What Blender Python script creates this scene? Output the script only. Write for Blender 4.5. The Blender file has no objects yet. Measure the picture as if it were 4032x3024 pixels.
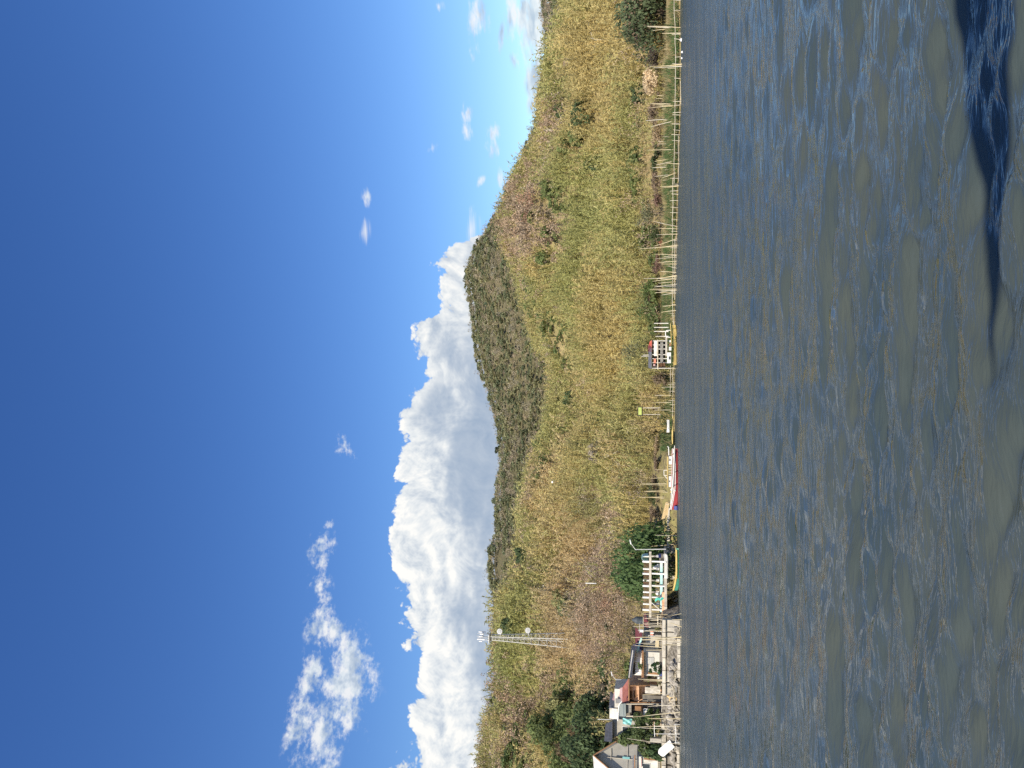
import bpy, math, random
import numpy as np
from mathutils import Vector, Matrix
random.seed(11)
RNG = np.random.default_rng(7)
scene = bpy.context.scene
C = scene.collection
R = math.radians

# ------------------------------------------------------------------ camera
FPX = 2950.0                       # focal length in pixels of the 4032 px frame
HC = 3.0                           # eye height above the water (standing in a boat)
HORIZON = 2580.0
PITCH = math.atan((HORIZON - 2016.0) / FPX)
CP, SP = math.cos(PITCH), math.sin(PITCH)
cam_data = bpy.data.cameras.new('camera')
cam_data.sensor_fit = 'HORIZONTAL'
cam_data.sensor_width = 36.0
cam_data.lens = FPX / 4032.0 * 36.0
cam_data.clip_start = 0.1
cam_data.clip_end = 20000.0
cam = bpy.data.objects.new('camera', cam_data)
C.objects.link(cam)
# phone held upright, picture stored sideways: picture right = scene down, picture up = scene right
_rx = Vector((0, SP, -CP)); _ry = Vector((1, 0, 0)); _rz = Vector((0, -CP, -SP))
M = Matrix((( _rx.x, _ry.x, _rz.x, 0), (_rx.y, _ry.y, _rz.y, 0), (_rx.z, _ry.z, _rz.z, HC), (0, 0, 0, 1)))
cam.matrix_world = M
scene.camera = cam

def ray(px, py):
    """unit-depth direction of a photograph pixel (4032 x 3024)"""
    cx = (3024.0 - py - 1512.0) / FPX
    cy = (2016.0 - px) / FPX
    return Vector((cx, CP - cy * SP, SP + cy * CP))
def at(px, py, Y):
    d = ray(px, py); t = Y / d.y
    return Vector((d.x * t, Y, HC + d.z * t))
def mpp(Y):
    return Y / FPX / CP * 0.985
def azel(px, py):
    d = ray(px, py)
    return math.degrees(math.atan2(d.x, d.y)), math.degrees(math.atan2(d.z, math.hypot(d.x, d.y)))

# ------------------------------------------------------------------ light
SUN_EL, SUN_AZ = 38.0, 203.0        # azimuth clockwise from +Y (camera looks along +Y)
sun_dir = Vector((math.sin(R(SUN_AZ)) * math.cos(R(SUN_EL)), math.cos(R(SUN_AZ)) * math.cos(R(SUN_EL)), math.sin(R(SUN_EL))))
sd = bpy.data.lights.new('sun', 'SUN')
sd.energy = 5.0
sd.angle = R(0.53)
sd.color = (1.0, 0.90, 0.74)
so = bpy.data.objects.new('sun', sd)
so.rotation_euler = sun_dir.to_track_quat('Z', 'Y').to_euler()
C.objects.link(so)

scene.view_settings.view_transform = 'Standard'
scene.view_settings.look = 'None'
scene.view_settings.exposure = 0.35
scene.view_settings.gamma = 1.0
scene.view_settings.use_curve_mapping = False
scene.render.engine = 'CYCLES'
scene.cycles.use_denoising = False
scene.cycles.max_bounces = 6
scene.cycles.diffuse_bounces = 3
scene.cycles.glossy_bounces = 3
scene.cycles.transmission_bounces = 3
scene.cycles.transparent_max_bounces = 8
scene.cycles.caustics_reflective = False
scene.cycles.caustics_refractive = False
# ------------------------------------------------------------------ sky with clouds
class NT:
    """tiny helper to write node maths as expressions"""
    def __init__(s, tree): s.t = tree; s.n = tree.nodes; s.l = tree.links
    def node(s, typ, **kw):
        n = s.n.new(typ)
        for k, v in kw.items(): setattr(n, k, v)
        return n
    def put(s, sock, v):
        if isinstance(v, bpy.types.NodeSocket): s.l.new(v, sock)
        elif v is not None: sock.default_value = v
    def m(s, op, a, b=None, c=None, clamp=False):
        n = s.n.new('ShaderNodeMath'); n.operation = op; n.use_clamp = clamp
        s.put(n.inputs[0], a); s.put(n.inputs[1], b)
        if c is not None: s.put(n.inputs[2], c)
        return n.outputs[0]
    def v(s, op, a, b=None, scale=None):
        n = s.n.new('ShaderNodeVectorMath'); n.operation = op
        s.put(n.inputs[0], a); s.put(n.inputs[1], b)
        if scale is not None: s.put(n.inputs['Scale'], scale)
        return n.outputs['Value'] if op in ('DOT_PRODUCT', 'LENGTH', 'DISTANCE') else n.outputs['Vector']
    def noise(s, vec, scale, detail=4.0, rough=0.55, dist=0.0, lac=2.0, col=False, dim='3D'):
        n = s.n.new('ShaderNodeTexNoise'); n.noise_dimensions = dim; n.inputs['Scale'].default_value = scale
        n.inputs['Detail'].default_value = detail; n.inputs['Roughness'].default_value = rough
        n.inputs['Distortion'].default_value = dist; n.inputs['Lacunarity'].default_value = lac
        if vec is not None: s.l.new(vec, n.inputs['Vector'])
        return n.outputs['Color'] if col else n.outputs[0]
    def vor(s, vec, scale, detail=2.0, rough=0.5, smooth=0.6):
        n = s.n.new('ShaderNodeTexVoronoi'); n.feature = 'SMOOTH_F1'; n.inputs['Scale'].default_value = scale
        n.inputs['Detail'].default_value = detail; n.inputs['Roughness'].default_value = rough
        n.inputs['Smoothness'].default_value = smooth; n.normalize = True
        s.l.new(vec, n.inputs['Vector'])
        return n.outputs['Distance']
    def map(s, v, a, b, c=0.0, d=1.0, smooth=True):
        n = s.n.new('ShaderNodeMapRange'); n.interpolation_type = 'SMOOTHSTEP' if smooth else 'LINEAR'
        s.put(n.inputs[0], v)
        for k, x in enumerate((a, b, c, d)): s.put(n.inputs[k + 1], x)
        return n.outputs[0]
    def mix(s, f, a, b, mode='MIX'):
        n = s.n.new('ShaderNodeMix'); n.data_type = 'RGBA'; n.blend_type = mode
        s.put(n.inputs[0], f)
        for sock, x in ((n.inputs[6], a), (n.inputs[7], b)):
            if isinstance(x, (tuple, list)): sock.default_value = (x[0], x[1], x[2], 1.0)
            else: s.put(sock, x)
        return n.outputs[2]
    def ramp(s, f, stops):
        n = s.n.new('ShaderNodeValToRGB'); e = n.color_ramp.elements
        while len(e) < len(stops): e.new(0.5)
        for el, (p, c) in zip(e, stops): el.position = p; el.color = (c[0], c[1], c[2], 1.0)
        s.put(n.inputs[0], f)
        return n.outputs[0]

world = bpy.data.worlds.new('World')
scene.world = world
world.use_nodes = True
W = NT(world.node_tree)
for n in list(W.n): W.n.remove(n)
SKY_STRENGTH = 0.1
sky = W.node('ShaderNodeTexSky', sky_type='NISHITA', sun_disc=False)
sky.sun_elevation = R(SUN_EL); sky.sun_rotation = R(SUN_AZ)
sky.altitude = 0.0; sky.air_density = 1.35; sky.dust_density = 0.25; sky.ozone_density = 2.6
gen = W.node('ShaderNodeTexCoord').outputs['Generated']
dirn = W.v('NORMALIZE', gen)
sep = W.node('ShaderNodeSeparateXYZ'); W.l.new(dirn, sep.inputs[0])
DX, DY, DZ = sep.outputs
AZ = W.m('MULTIPLY', W.m('ARCTAN2', DX, DY), 180 / math.pi)
EL = W.m('MULTIPLY', W.m('ARCSINE', DZ), 180 / math.pi)
cmb = W.node('ShaderNodeCombineXYZ'); W.l.new(AZ, cmb.inputs[0]); W.l.new(EL, cmb.inputs[1])
PA = cmb.outputs[0]
# clear sky: deep blue overhead, paler towards the horizon as the sky texture gives it
hsv = W.node('ShaderNodeHueSaturation'); hsv.inputs['Hue'].default_value = 0.513; hsv.inputs['Saturation'].default_value = 1.26; hsv.inputs['Value'].default_value = 1.0
W.l.new(sky.outputs[0], hsv.inputs['Color'])
gm = W.node('ShaderNodeGamma'); gm.inputs['Gamma'].default_value = 1.2
W.l.new(W.v('SCALE', hsv.outputs[0], scale=SKY_STRENGTH * 1.34), gm.inputs['Color'])
SKY = W.v('SCALE', gm.outputs[0], scale=1.0 / SKY_STRENGTH)
# --- cumulus bank: upper edge as elevation over azimuth
bank = [(1659, 884), (1600, 884), (1540, 890), (1480, 892), (1400, 893), (1340, 880), (1290, 866), (1240, 858), (1200, 846), (1160, 836),
        (1110, 850), (1060, 861), (1000, 860), (940, 864), (890, 880), (840, 896), (800, 914), (770, 905), (730, 896), (705, 893),
        (688, 915), (668, 952), (640, 945), (600, 955), (560, 948), (540, 962), (522, 992), (505, 1040), (480, 1090), (420, 1150),
        (300, 1200), (200, 1200), (120, 1185), (60, 1180), (0, 1180)]
fc = W.node('ShaderNodeFloatCurve')
cv = fc.mapping.curves[0]
pts = []
for y, x in bank:
    a, e = azel(x * 1.8228, y * 1.8228)
    pts.append(((a + 60) / 120, e / 30))
pts.sort()
pts = [(0.0, pts[0][1] * 0.9), (0.12, pts[0][1] * 1.15), (0.2, pts[0][1] * 0.95)] + pts + [(0.78, pts[-1][1]), (0.9, pts[-1][1] * 1.1), (1.0, pts[0][1] * 0.9)]
while len(cv.points) < len(pts): cv.points.new(0.5, 0.5)
for p, q in zip(cv.points, pts): p.location = q; p.handle_type = 'AUTO'
fc.mapping.update()
W.l.new(W.map(AZ, -60, 60, smooth=False), fc.inputs['Value'])
TOP = W.m('MULTIPLY', fc.outputs[0], 30.0)
P2 = W.v('ADD', PA, W.v('SCALE', W.v('SUBTRACT', W.noise(PA, 0.16, 1, 0.5, col=True, dim='2D'), (0.5, 0.5, 0.5)), scale=2.2))
def billow(vec, first=0):
    acc = None
    for sc_, am in ((0.30, 1.0), (0.72, 0.55), (1.7, 0.30), (3.9, 0.17))[first:]:
        b = W.m('MULTIPLY', W.m('ABSOLUTE', W.m('SUBTRACT', W.noise(vec, sc_, 0, dim='2D'), 0.5)), am)
        acc = b if acc is None else W.m('ADD', acc, b)
    return acc                                       # creases at 0, puffs up to about 0.5
BW = billow(P2)
BS = billow(W.v('ADD', P2, (-0.42, 0.5, 0.0)))       # the same billows a little towards the sun
n_a = W.m('SUBTRACT', W.noise(P2, 0.26, 4, 0.55, dim='2D'), 0.5)
DEPTH = W.m('SUBTRACT', W.m('ADD', TOP, W.m('ADD', W.m('MULTIPLY', n_a, 2.2), W.m('MULTIPLY_ADD', BW, 3.4, -0.75))), EL)
a_bank = W.map(DEPTH, 0.0, 0.40)
rel = W.m('SUBTRACT', BW, BS)
soft = W.noise(W.v('MULTIPLY', PA, (1.0, 1.9, 1.0)), 0.13, 4, 0.6, dim='2D')
base_el = W.m('ADD', W.map(AZ, -25, 0, 12.6, 17.0), W.m('MULTIPLY', W.m('SUBTRACT', soft, 0.5), 14.0))
shade = W.map(W.m('SUBTRACT', EL, base_el), -3.6, 2.6)            # 0 in the grey base, 1 in the sunlit tops
shade = W.m('MAXIMUM', shade, W.m('MULTIPLY', W.map(DEPTH, 3.2, 0.6), 0.8))
shade = W.m('MAXIMUM', shade, W.m('MULTIPLY', W.map(AZ, -1.0, 7.0), 0.80))
lum = W.m('ADD', W.m('MULTIPLY_ADD', shade, 0.38, 0.50), W.m('MULTIPLY', rel, W.m('MULTIPLY_ADD', shade, 0.56, 0.20)), clamp=True)
bank_col = W.ramp(lum, [(0.0, (0.19, 0.26, 0.37)), (0.40, (0.25, 0.33, 0.45)), (0.62, (0.41, 0.47, 0.55)), (0.84, (0.64, 0.67, 0.69)), (1.0, (0.79, 0.785, 0.76))])
# --- loose clouds: (x, y) - (x, y) in the overview picture, half width in degrees, strength
caps = [(722, 1120, 700, 1142, .45, 1.0), (700, 1150, 688, 1230, .85, 1.1), (690, 1240, 694, 1300, .75, 1.05), (694, 1310, 690, 1390, .95, 1.1),
        (690, 1400, 660, 1500, 1.0, .95), (655, 1500, 650, 1659, 1.1, .95), (740, 1380, 772, 1460, 1.7, 1.15), (750, 1430, 735, 1560, 2.1, 1.2),
        (715, 1560, 665, 1620, 1.7, 1.0), (700, 1330, 730, 1380, .8, .8), (795, 1375, 800, 1470, .6, .75), (690, 1659, 720, 1650, .5, .9),
        (738, 940, 760, 1000, .55, .85), (722, 990, 745, 960, .4, .8),
        (778, 528, 786, 480, .45, .8), (792, 440, 796, 408, .35, .8),
        (1015, 225, 1003, 262, .45, 1.0), (1003, 262, 1013, 305, .4, .9), (1072, 275, 1060, 300, .45, 1.0), (1060, 300, 1074, 350, .45, .95), (1074, 350, 1082, 425, .3, .8),
        (1022, 455, 1012, 540, .55, .9), (1030, 400, 1042, 385, .25, .65), (918, 330, 938, 315, .3, .62),
        (1018, 0, 1022, 95, .35, .85), (1026, 90, 1020, 160, .3, .75), (1045, -10, 1042, 60, .55, .95), (950, 10, 948, 20, .3, .75),
        (1086, 15, 1082, 120, .2, .95), (1106, -30, 1100, 100, .55, 1.05), (1100, 90, 1116, 165, .3, .85), (1132, -30, 1128, 95, .5, 1.1), (1158, -40, 1152, 130, 1.0, 1.25), (1156, 120, 1158, 215, .6, 1.1), (1150, 200, 1152, 260, .35, .75)]
best = None
for x1, y1, x2, y2, w, s in caps:
    if y1 < 560: s *= 1.35 if x1 > 1080 and y1 < 230 else 1.02; w *= 1.15
    a1, e1 = azel(x1 * 1.8228, y1 * 1.8228); a2, e2 = azel(x2 * 1.8228, y2 * 1.8228)
    mp = W.node('ShaderNodeMapping', vector_type='TEXTURE')
    L = math.hypot(a2 - a1, e2 - e1)
    mp.inputs['Location'].default_value = ((a1 + a2) / 2, (e1 + e2) / 2, 0)
    mp.inputs['Rotation'].default_value = (0, 0, math.atan2(e2 - e1, a2 - a1))
    mp.inputs['Scale'].default_value = (L / 2 + w * 1.3, w * 1.45, 1)
    W.l.new(PA, mp.inputs['Vector'])
    k = W.m('MULTIPLY_ADD', W.v('LENGTH', mp.outputs[0]), -s, s)
    best = k if best is None else W.m('MAXIMUM', best, k)
cl_ = W.node('ShaderNodeCombineXYZ'); W.l.new(W.m('MULTIPLY', AZ, W.map(AZ, 4.0, 14.0, 1.0, 0.5)), cl_.inputs[0]); W.l.new(EL, cl_.inputs[1])
lv = W.v('MULTIPLY', cl_.outputs[0], (1.0, 1.6, 1.0))
ln = W.noise(lv, 0.42, 6, 0.62, dim='2D')
ln2 = W.noise(W.v('ADD', lv, (-0.35, 0.75, 0.0)), 0.42, 3, 0.6, dim='2D')
fine = W.noise(lv, 2.4, 2, 0.6, dim='2D')
cover = W.m('ADD', best, W.m('ADD', W.m('MULTIPLY', W.m('SUBTRACT', ln, 0.5), 2.9), W.m('MULTIPLY', W.m('SUBTRACT', fine, 0.5), 0.8)))
a_loose = W.m('MULTIPLY', W.map(cover, 0.22, 1.25), W.map(best, 0.0, 0.35))
a_loose = W.m('MULTIPLY', a_loose, 0.9)
l_lum = W.m('ADD', W.m('MULTIPLY', W.m('SUBTRACT', ln, ln2), 2.6), W.map(cover, 1.5, 0.5, 0.55, 0.85), clamp=True)
loose_col = W.ramp(l_lum, [(0.0, (0.31, 0.385, 0.49)), (0.45, (0.42, 0.49, 0.57)), (0.8, (0.62, 0.67, 0.70)), (1.0, (0.74, 0.745, 0.74))])
col1 = W.mix(a_loose, SKY, W.v('SCALE', loose_col, scale=1 / SKY_STRENGTH))
col2 = W.mix(a_bank, col1, W.v('SCALE', bank_col, scale=1 / SKY_STRENGTH))
bg = W.node('ShaderNodeBackground'); bg.inputs['Strength'].default_value = SKY_STRENGTH
W.l.new(col2, bg.inputs['Color'])
out = W.node('ShaderNodeOutputWorld'); W.l.new(bg.outputs[0], out.inputs['Surface'])

world.cycles.sampling_method='MANUAL'; world.cycles.sample_map_resolution=256

# ------------------------------------------------------------------ builders
def tag(o, label=None, cat=None, group=None, kind=None):
    if label: o['label'] = label
    if cat: o['category'] = cat
    if group: o['group'] = group
    if kind: o['kind'] = kind
    return o
def empty(name, loc=(0, 0, 0), rz=0.0, label=None, cat=None, group=None):
    o = bpy.data.objects.new(name, None); C.objects.link(o)
    o.location = loc; o.rotation_euler = (0, 0, rz); o.empty_display_size = 0.3
    return tag(o, label, cat, group)
class MB:
    """collects boxes, bars, tubes and sheets; build() links them as one mesh object"""
    def __init__(s): s.v = []; s.f = []
    def add(s, vs, fs):
        b = len(s.v); s.v += [tuple(p) for p in vs]; s.f += [tuple(i + b for i in f) for f in fs]; return s
    def box(s, a, b):
        (x0, y0, z0), (x1, y1, z1) = a, b
        return s.add([(x0, y0, z0), (x1, y0, z0), (x1, y1, z0), (x0, y1, z0), (x0, y0, z1), (x1, y0, z1), (x1, y1, z1), (x0, y1, z1)],
                     [(0, 3, 2, 1), (4, 5, 6, 7), (0, 1, 5, 4), (1, 2, 6, 5), (2, 3, 7, 6), (3, 0, 4, 7)])
    def bar(s, a, b, r0, r1=None, n=6):
        a, b = Vector(a), Vector(b); d = (b - a)
        if d.length < 1e-6: return s
        r1 = r0 if r1 is None else r1
        d.normalize(); u = d.orthogonal().normalized(); w = d.cross(u)
        vs = [a + (u * math.cos(k * 2 * math.pi / n) + w * math.sin(k * 2 * math.pi / n)) * r0 for k in range(n)]
        vs += [b + (u * math.cos(k * 2 * math.pi / n) + w * math.sin(k * 2 * math.pi / n)) * r1 for k in range(n)]
        return s.add(vs, [(k, (k + 1) % n, n + (k + 1) % n, n + k) for k in range(n)] + [tuple(range(n))[::-1], tuple(range(n, 2 * n))])
    def tube(s, pts, radii, n=6):
        pts = [Vector(p) for p in pts]
        if not isinstance(radii, (list, tuple)): radii = [radii] * len(pts)
        vs = []; ref = Vector((0.31, 0.95, 0.07))
        for i, p in enumerate(pts):
            d = (pts[min(i + 1, len(pts) - 1)] - pts[max(i - 1, 0)]).normalized()
            u = d.cross(ref).normalized(); w = d.cross(u)
            vs += [p + (u * math.cos(k * 2 * math.pi / n) + w * math.sin(k * 2 * math.pi / n)) * radii[i] for k in range(n)]
        fs = []
        for i in range(len(pts) - 1):
            fs += [(i * n + k, i * n + (k + 1) % n, (i + 1) * n + (k + 1) % n, (i + 1) * n + k) for k in range(n)]
        m = (len(pts) - 1) * n
        return s.add(vs, fs + [tuple(range(n))[::-1], tuple(range(m, m + n))])
    def prism(s, poly, y0, y1):
        """poly in (x, z), extruded along y"""
        n = len(poly)
        vs = [(x, y0, z) for x, z in poly] + [(x, y1, z) for x, z in poly]
        return s.add(vs, [tuple(range(n)), tuple(range(n, 2 * n))[::-1]] + [(k, n + k, n + (k + 1) % n, (k + 1) % n) for k in range(n)])
    def slab(s, q, t):
        """quad q (four points) thickened by t along its normal"""
        q = [Vector(p) for p in q]; nrm = (q[1] - q[0]).cross(q[3] - q[0]).normalized() * t
        vs = q + [p + nrm for p in q]
        return s.add(vs, [(3, 2, 1, 0), (4, 5, 6, 7), (0, 1, 5, 4), (1, 2, 6, 5), (2, 3, 7, 6), (3, 0, 4, 7)])
    def corrugated(s, q, t, n, amp):
        """sheet over quad q (p0 p1 along the ribs' step, p3 p2 the far edge) with n ribs"""
        q = [Vector(p) for p in q]; nrm = (q[1] - q[0]).cross(q[3] - q[0]).normalized()
        vs, k = [], n * 4
        for i in range(k + 1):
            f = i / k; o = nrm * (amp * math.sin(f * n * 2 * math.pi))
            a = q[0].lerp(q[1], f) + o; b = q[3].lerp(q[2], f) + o
            vs += [a, b, a + nrm * t, b + nrm * t]
        fs = []
        for i in range(k):
            j = i * 4; fs += [(j, j + 4, j + 5, j + 1), (j + 2, j + 3, j + 7, j + 6), (j, j + 2, j + 6, j + 4), (j + 1, j + 5, j + 7, j + 3)]
        return s.add(vs, fs)
    def build(s, name, mat, parent=None, smooth=False, bevel=0.0):
        me = bpy.data.meshes.new(name); me.from_pydata(s.v, [], s.f)
        me.update()
        if smooth:
            for p in me.polygons: p.use_smooth = True
        me.materials.append(MAT[mat] if isinstance(mat, str) else mat)
        o = bpy.data.objects.new(name, me); C.objects.link(o)
        if parent is not None: o.parent = parent
        if bevel:
            b = o.modifiers.new('bevel', 'BEVEL'); b.width = bevel; b.segments = 2; b.limit_method = 'ANGLE'
        return o
def mesh_np(name, V, T, mat, col=None, parent=None, smooth=False):
    """triangle or quad soup from numpy arrays, optional colour per vertex"""
    me = bpy.data.meshes.new(name); k = T.shape[1]
    me.vertices.add(len(V)); me.vertices.foreach_set('co', np.ascontiguousarray(V, np.float32).ravel())
    me.loops.add(T.size); me.loops.foreach_set('vertex_index', np.ascontiguousarray(T, np.int32).ravel())
    me.polygons.add(len(T)); me.polygons.foreach_set('loop_start', np.arange(0, T.size, k, dtype=np.int32))
    me.polygons.foreach_set('loop_total', np.full(len(T), k, np.int32))
    if smooth: me.polygons.foreach_set('use_smooth', np.ones(len(T), bool))
    me.update(calc_edges=True)
    if col is not None:
        a = me.attributes.new('tint', 'FLOAT_COLOR', 'POINT')
        a.data.foreach_set('color', np.concatenate([col, np.ones((len(col), 1))], 1).astype(np.float32).ravel())
    me.materials.append(MAT[mat])
    o = bpy.data.objects.new(name, me); C.objects.link(o)
    if parent is not None: o.parent = parent
    return o

# ------------------------------------------------------------------ materials
MAT = {}
def new_mat(name):
    m = bpy.data.materials.new(name); m.use_nodes = True
    t = NT(m.node_tree)
    MAT[name] = m
    return m, t, m.node_tree.nodes['Principled BSDF']
def stained(name, a, b, scale=3.0, rough=0.7, metal=0.0, bump=0.15, dirt=None, dirt_amt=0.4, stretch=(1, 1, 1), spec=0.3):
    """two-tone noise colour, optional stains, light relief"""
    m, t, p = new_mat(name)
    oc = t.node('ShaderNodeTexCoord').outputs['Object']
    oi = t.node('ShaderNodeObjectInfo')
    vec = t.v('ADD', t.v('MULTIPLY', oc, stretch), t.v('SCALE', (7.1, 3.3, 5.7), scale=oi.outputs['Random']))
    f = t.noise(vec, scale, 5, 0.6)
    c = t.mix(t.map(f, 0.3, 0.7), a, b)
    if dirt:
        d = t.noise(vec, scale * 0.45, 6, 0.68)
        c = t.mix(t.m('MULTIPLY', t.map(d, 0.47, 0.68), dirt_amt), c, dirt)
    val = t.node('ShaderNodeHueSaturation')
    t.put(val.inputs['Value'], t.m('MULTIPLY_ADD', oi.outputs['Random'], 0.22, 0.89)); t.l.new(c, val.inputs['Color'])
    t.l.new(val.outputs[0], p.inputs['Base Color'])
    p.inputs['Roughness'].default_value = rough; p.inputs['Metallic'].default_value = metal
    p.inputs['Specular IOR Level'].default_value = spec
    if bump:
        bn = t.node('ShaderNodeBump'); bn.inputs['Strength'].default_value = bump; bn.inputs['Distance'].default_value = 0.02
        t.l.new(t.noise(vec, scale * 6, 4, 0.6), bn.inputs['Height']); t.l.new(bn.outputs[0], p.inputs['Normal'])
    return m
def leafy(name, sat=1.0, val=1.0, transl=0.28, rough=0.65):
    """foliage: colour from the plant's own tint, slightly see-through blades"""
    m, t, p = new_mat(name)
    at_ = t.node('ShaderNodeAttribute', attribute_name='tint')
    oi = t.node('ShaderNodeObjectInfo')
    h = t.node('ShaderNodeHueSaturation'); h.inputs['Saturation'].default_value = sat
    t.put(h.inputs['Value'], val)
    t.l.new(at_.outputs['Color'], h.inputs['Color'])
    t.l.new(h.outputs[0], p.inputs['Base Color']); p.inputs['Roughness'].default_value = rough
    p.inputs['Specular IOR Level'].default_value = 0.2
    tr = t.node('ShaderNodeBsdfTranslucent'); t.l.new(h.outputs[0], tr.inputs['Color'])
    mx = t.node('ShaderNodeMixShader'); mx.inputs[0].default_value = transl
    t.l.new(p.outputs[0], mx.inputs[1]); t.l.new(tr.outputs[0], mx.inputs[2])
    t.l.new(mx.outputs[0], t.n['Material Output'].inputs['Surface'])
    return m
leafy('foliage', sat=0.9, val=1.04, transl=0.38)
leafy('twigs', sat=0.92, transl=0.0, rough=0.9)
stained('bark', (0.16, 0.12, 0.085), (0.09, 0.07, 0.05), 5, 0.9, bump=0.5, stretch=(1, 1, 0.2))
# ------------------------------------------------------------------ land form
def tab(points):
    """table over azimuth (radians) from (py, value) rows; the row's own v fixes the azimuth"""
    p = sorted(points); return np.array([a for a, _ in p]), np.array([b for _, b in p])
def azv(px, py):
    d = ray(px, py); return math.atan2(d.x, d.y), d.z / math.hypot(d.x, d.y)
SKYLINE = [(0, 1170), (50, 1172), (80, 1180), (105, 1184), (130, 1180), (165, 1175), (190, 1160), (220, 1160), (265, 1155), (300, 1140), (340, 1125), (380, 1105), (420, 1090),
           (460, 1075), (480, 1056), (500, 1046), (520, 1031), (560, 1013), (590, 1003), (625, 1005), (660, 1012), (700, 1015), (750, 1020), (800, 1032), (850, 1052), (900, 1066),
           (950, 1074), (1000, 1077), (1050, 1068), (1100, 1065), (1150, 1070), (1190, 1053), (1220, 1051), (1260, 1058), (1300, 1070), (1330, 1082), (1380, 1090), (1500, 1100), (1659, 1110)]
FRONT = [(-200, 2210), (0, 2205), (85, 2182), (150, 2160), (200, 2156), (270, 2128), (340, 2114), (420, 2115), (500, 2103), (560, 2080), (620, 2045), (680, 2025), (750, 1995), (835, 1966), (893, 1981),
         (1000, 1996), (1090, 2032), (1182, 2048), (1279, 2072), (1375, 2101), (1423, 2146), (1500, 2158), (1600, 2152), (1723, 2120), (1798, 2086), (1897, 2052), (1996, 2048), (2096, 2036),
         (2195, 2010), (2294, 1980), (2340, 1948), (2430, 1945), (2550, 1932), (2640, 1922), (2740, 1916), (2850, 1907), (3024, 1902), (3300, 1900)]
SHORE = [(-300, 2679), (0, 2678), (400, 2680), (500, 2677), (700, 2671), (900, 2666), (1100, 2660), (1300, 2657), (1500, 2656), (1700, 2656), (1800, 2662), (2060, 2664), (2300, 2662), (2420, 2675), (2600, 2678), (3024, 2674), (3300, 2674)]
def ridge_tables(rows, k):
    A, E = [], []
    for py, px in rows:
        a, e = azv(px * k, py * k); A.append(a); E.append(e)
    o = np.argsort(A); return np.array(A)[o], np.array(E)[o]
FA, FE = ridge_tables(FRONT, 1.0)
BA, BE = ridge_tables(SKYLINE, 1.8228)
SA, SE = ridge_tables(SHORE, 1.0)
def shore_r(az): return HC / -np.interp(az, SA, SE)
def front_r(az):
    e = np.interp(az, FA, FE); return 215 + 330 * np.clip(e - 0.10, 0, 0.2) + 28 * np.sin(az * 9 + 1.0) + 14 * np.sin(az * 23)
def back_r(az): return 470 + 40 * np.sin(az * 5 + 0.6)
def front_h(az): return HC + front_r(az) * np.interp(az, FA, FE) - 3.4
def back_h(az): return HC + back_r(az) * np.interp(az, BA, BE) - 4.5
_ph = RNG.uniform(0, 6.28, (40, 2)); _kd = RNG.uniform(0, 6.28, 40)
def fbm(x, y, wl, octs=4, gain=0.5, seed=0):
    """smooth pseudo-random field, about -1..1"""
    out = np.zeros_like(x, dtype=float); amp, tot = 1.0, 0.0
    for o in range(octs):
        k = 2 * math.pi / (wl / 1.9 ** o)
        for j in range(3):
            q = (seed * 7 + o * 3 + j) % 40; a = _kd[q] + j * 2.1
            out = out + amp * np.sin(k * (x * math.cos(a) + y * math.sin(a)) + _ph[q, 0] + 1.7 * np.sin(k * 0.45 * (x * math.sin(a) - y * math.cos(a)) + _ph[q, 1])) / 3 ** 0.5 * 0.8
        tot += amp; amp *= gain
    return out / tot
BANK_Z = 1.55
def height(x, y):
    x = np.asarray(x, float); y = np.asarray(y, float)
    az = np.arctan2(x, y); r = np.hypot(x, y)
    rs, rf, rb = shore_r(az), front_r(az), back_r(az); hf, hb = front_h(az), back_h(az)
    flat = np.maximum(118 + 2.5 * np.sin(az * 17), rs + 3.6)
    # shore bank
    bank = BANK_Z + 0.55 * np.clip(-(az + 0.05) * 6, 0, 1)
    z0 = np.clip((r - rs + 0.2) / 2.2, -1.5, 1) * bank
    z0 = z0 + 0.10 * fbm(x, y, 9, 3, seed=3) * np.clip((r - rs - 1) / 3, 0, 1)
    # front hill
    t = np.clip((r - flat) / (rf - flat), 0, 1)
    prof = 0.74 * t + 0.26 * (t * t * (3 - 2 * t)) + 0.05 * np.sin(t * math.pi)
    z1 = bank + (hf - bank) * prof + (4.4 * fbm(x, y, 62, 3, seed=1) + 1.4 * fbm(x, y, 21, 2, seed=2) + 2.6 * fbm(x + 0.5 * y, 0.16 * y, 34, 2, seed=6)) * np.sin(np.clip(t, 0, 1) * math.pi) ** 0.7
    # saddle, then the back hill
    u = np.clip((r - rf) / (rb - rf), 0, 1)
    sad = np.minimum(hf, hb) * 0.80
    down = np.clip(u / 0.25, 0, 1); down = down * down * (3 - 2 * down)
    up = np.clip((u - 0.25) / 0.75, 0, 1); up = up * up * (3 - 2 * up) * 0.5 + up * 0.5
    z2 = np.where(u < 0.25, hf + (sad - hf) * down, sad + (hb - sad) * up) + 3.0 * fbm(x, y, 75, 3, seed=4) * np.sin(u * math.pi)
    w = np.clip((r - rb) / 260, 0, 1)
    z3 = hb * (1 - 0.75 * w * w * (3 - 2 * w)) + 6 * fbm(x, y, 160, 3, seed=5) * w
    z = np.where(r < flat, z0, np.where(r < rf, z1, np.where(r < rb, z2, z3)))
    return z
def ground(x, y): return float(height(np.array([x]), np.array([y]))[0])
def land_hit(px, py, lift=0.0):
    """where the sight line of a photograph pixel meets the land"""
    d = ray(px, py); n = math.hypot(d.x, d.y)
    rr = np.linspace(86, 560, 1900); X = d.x / n * rr; Y = d.y / n * rr; Z = HC + d.z / n * rr
    g = height(X, Y) + lift; k = np.argmax(Z < g)
    return (X[k], Y[k], g[k]) if (Z < g).any() else None

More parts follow.
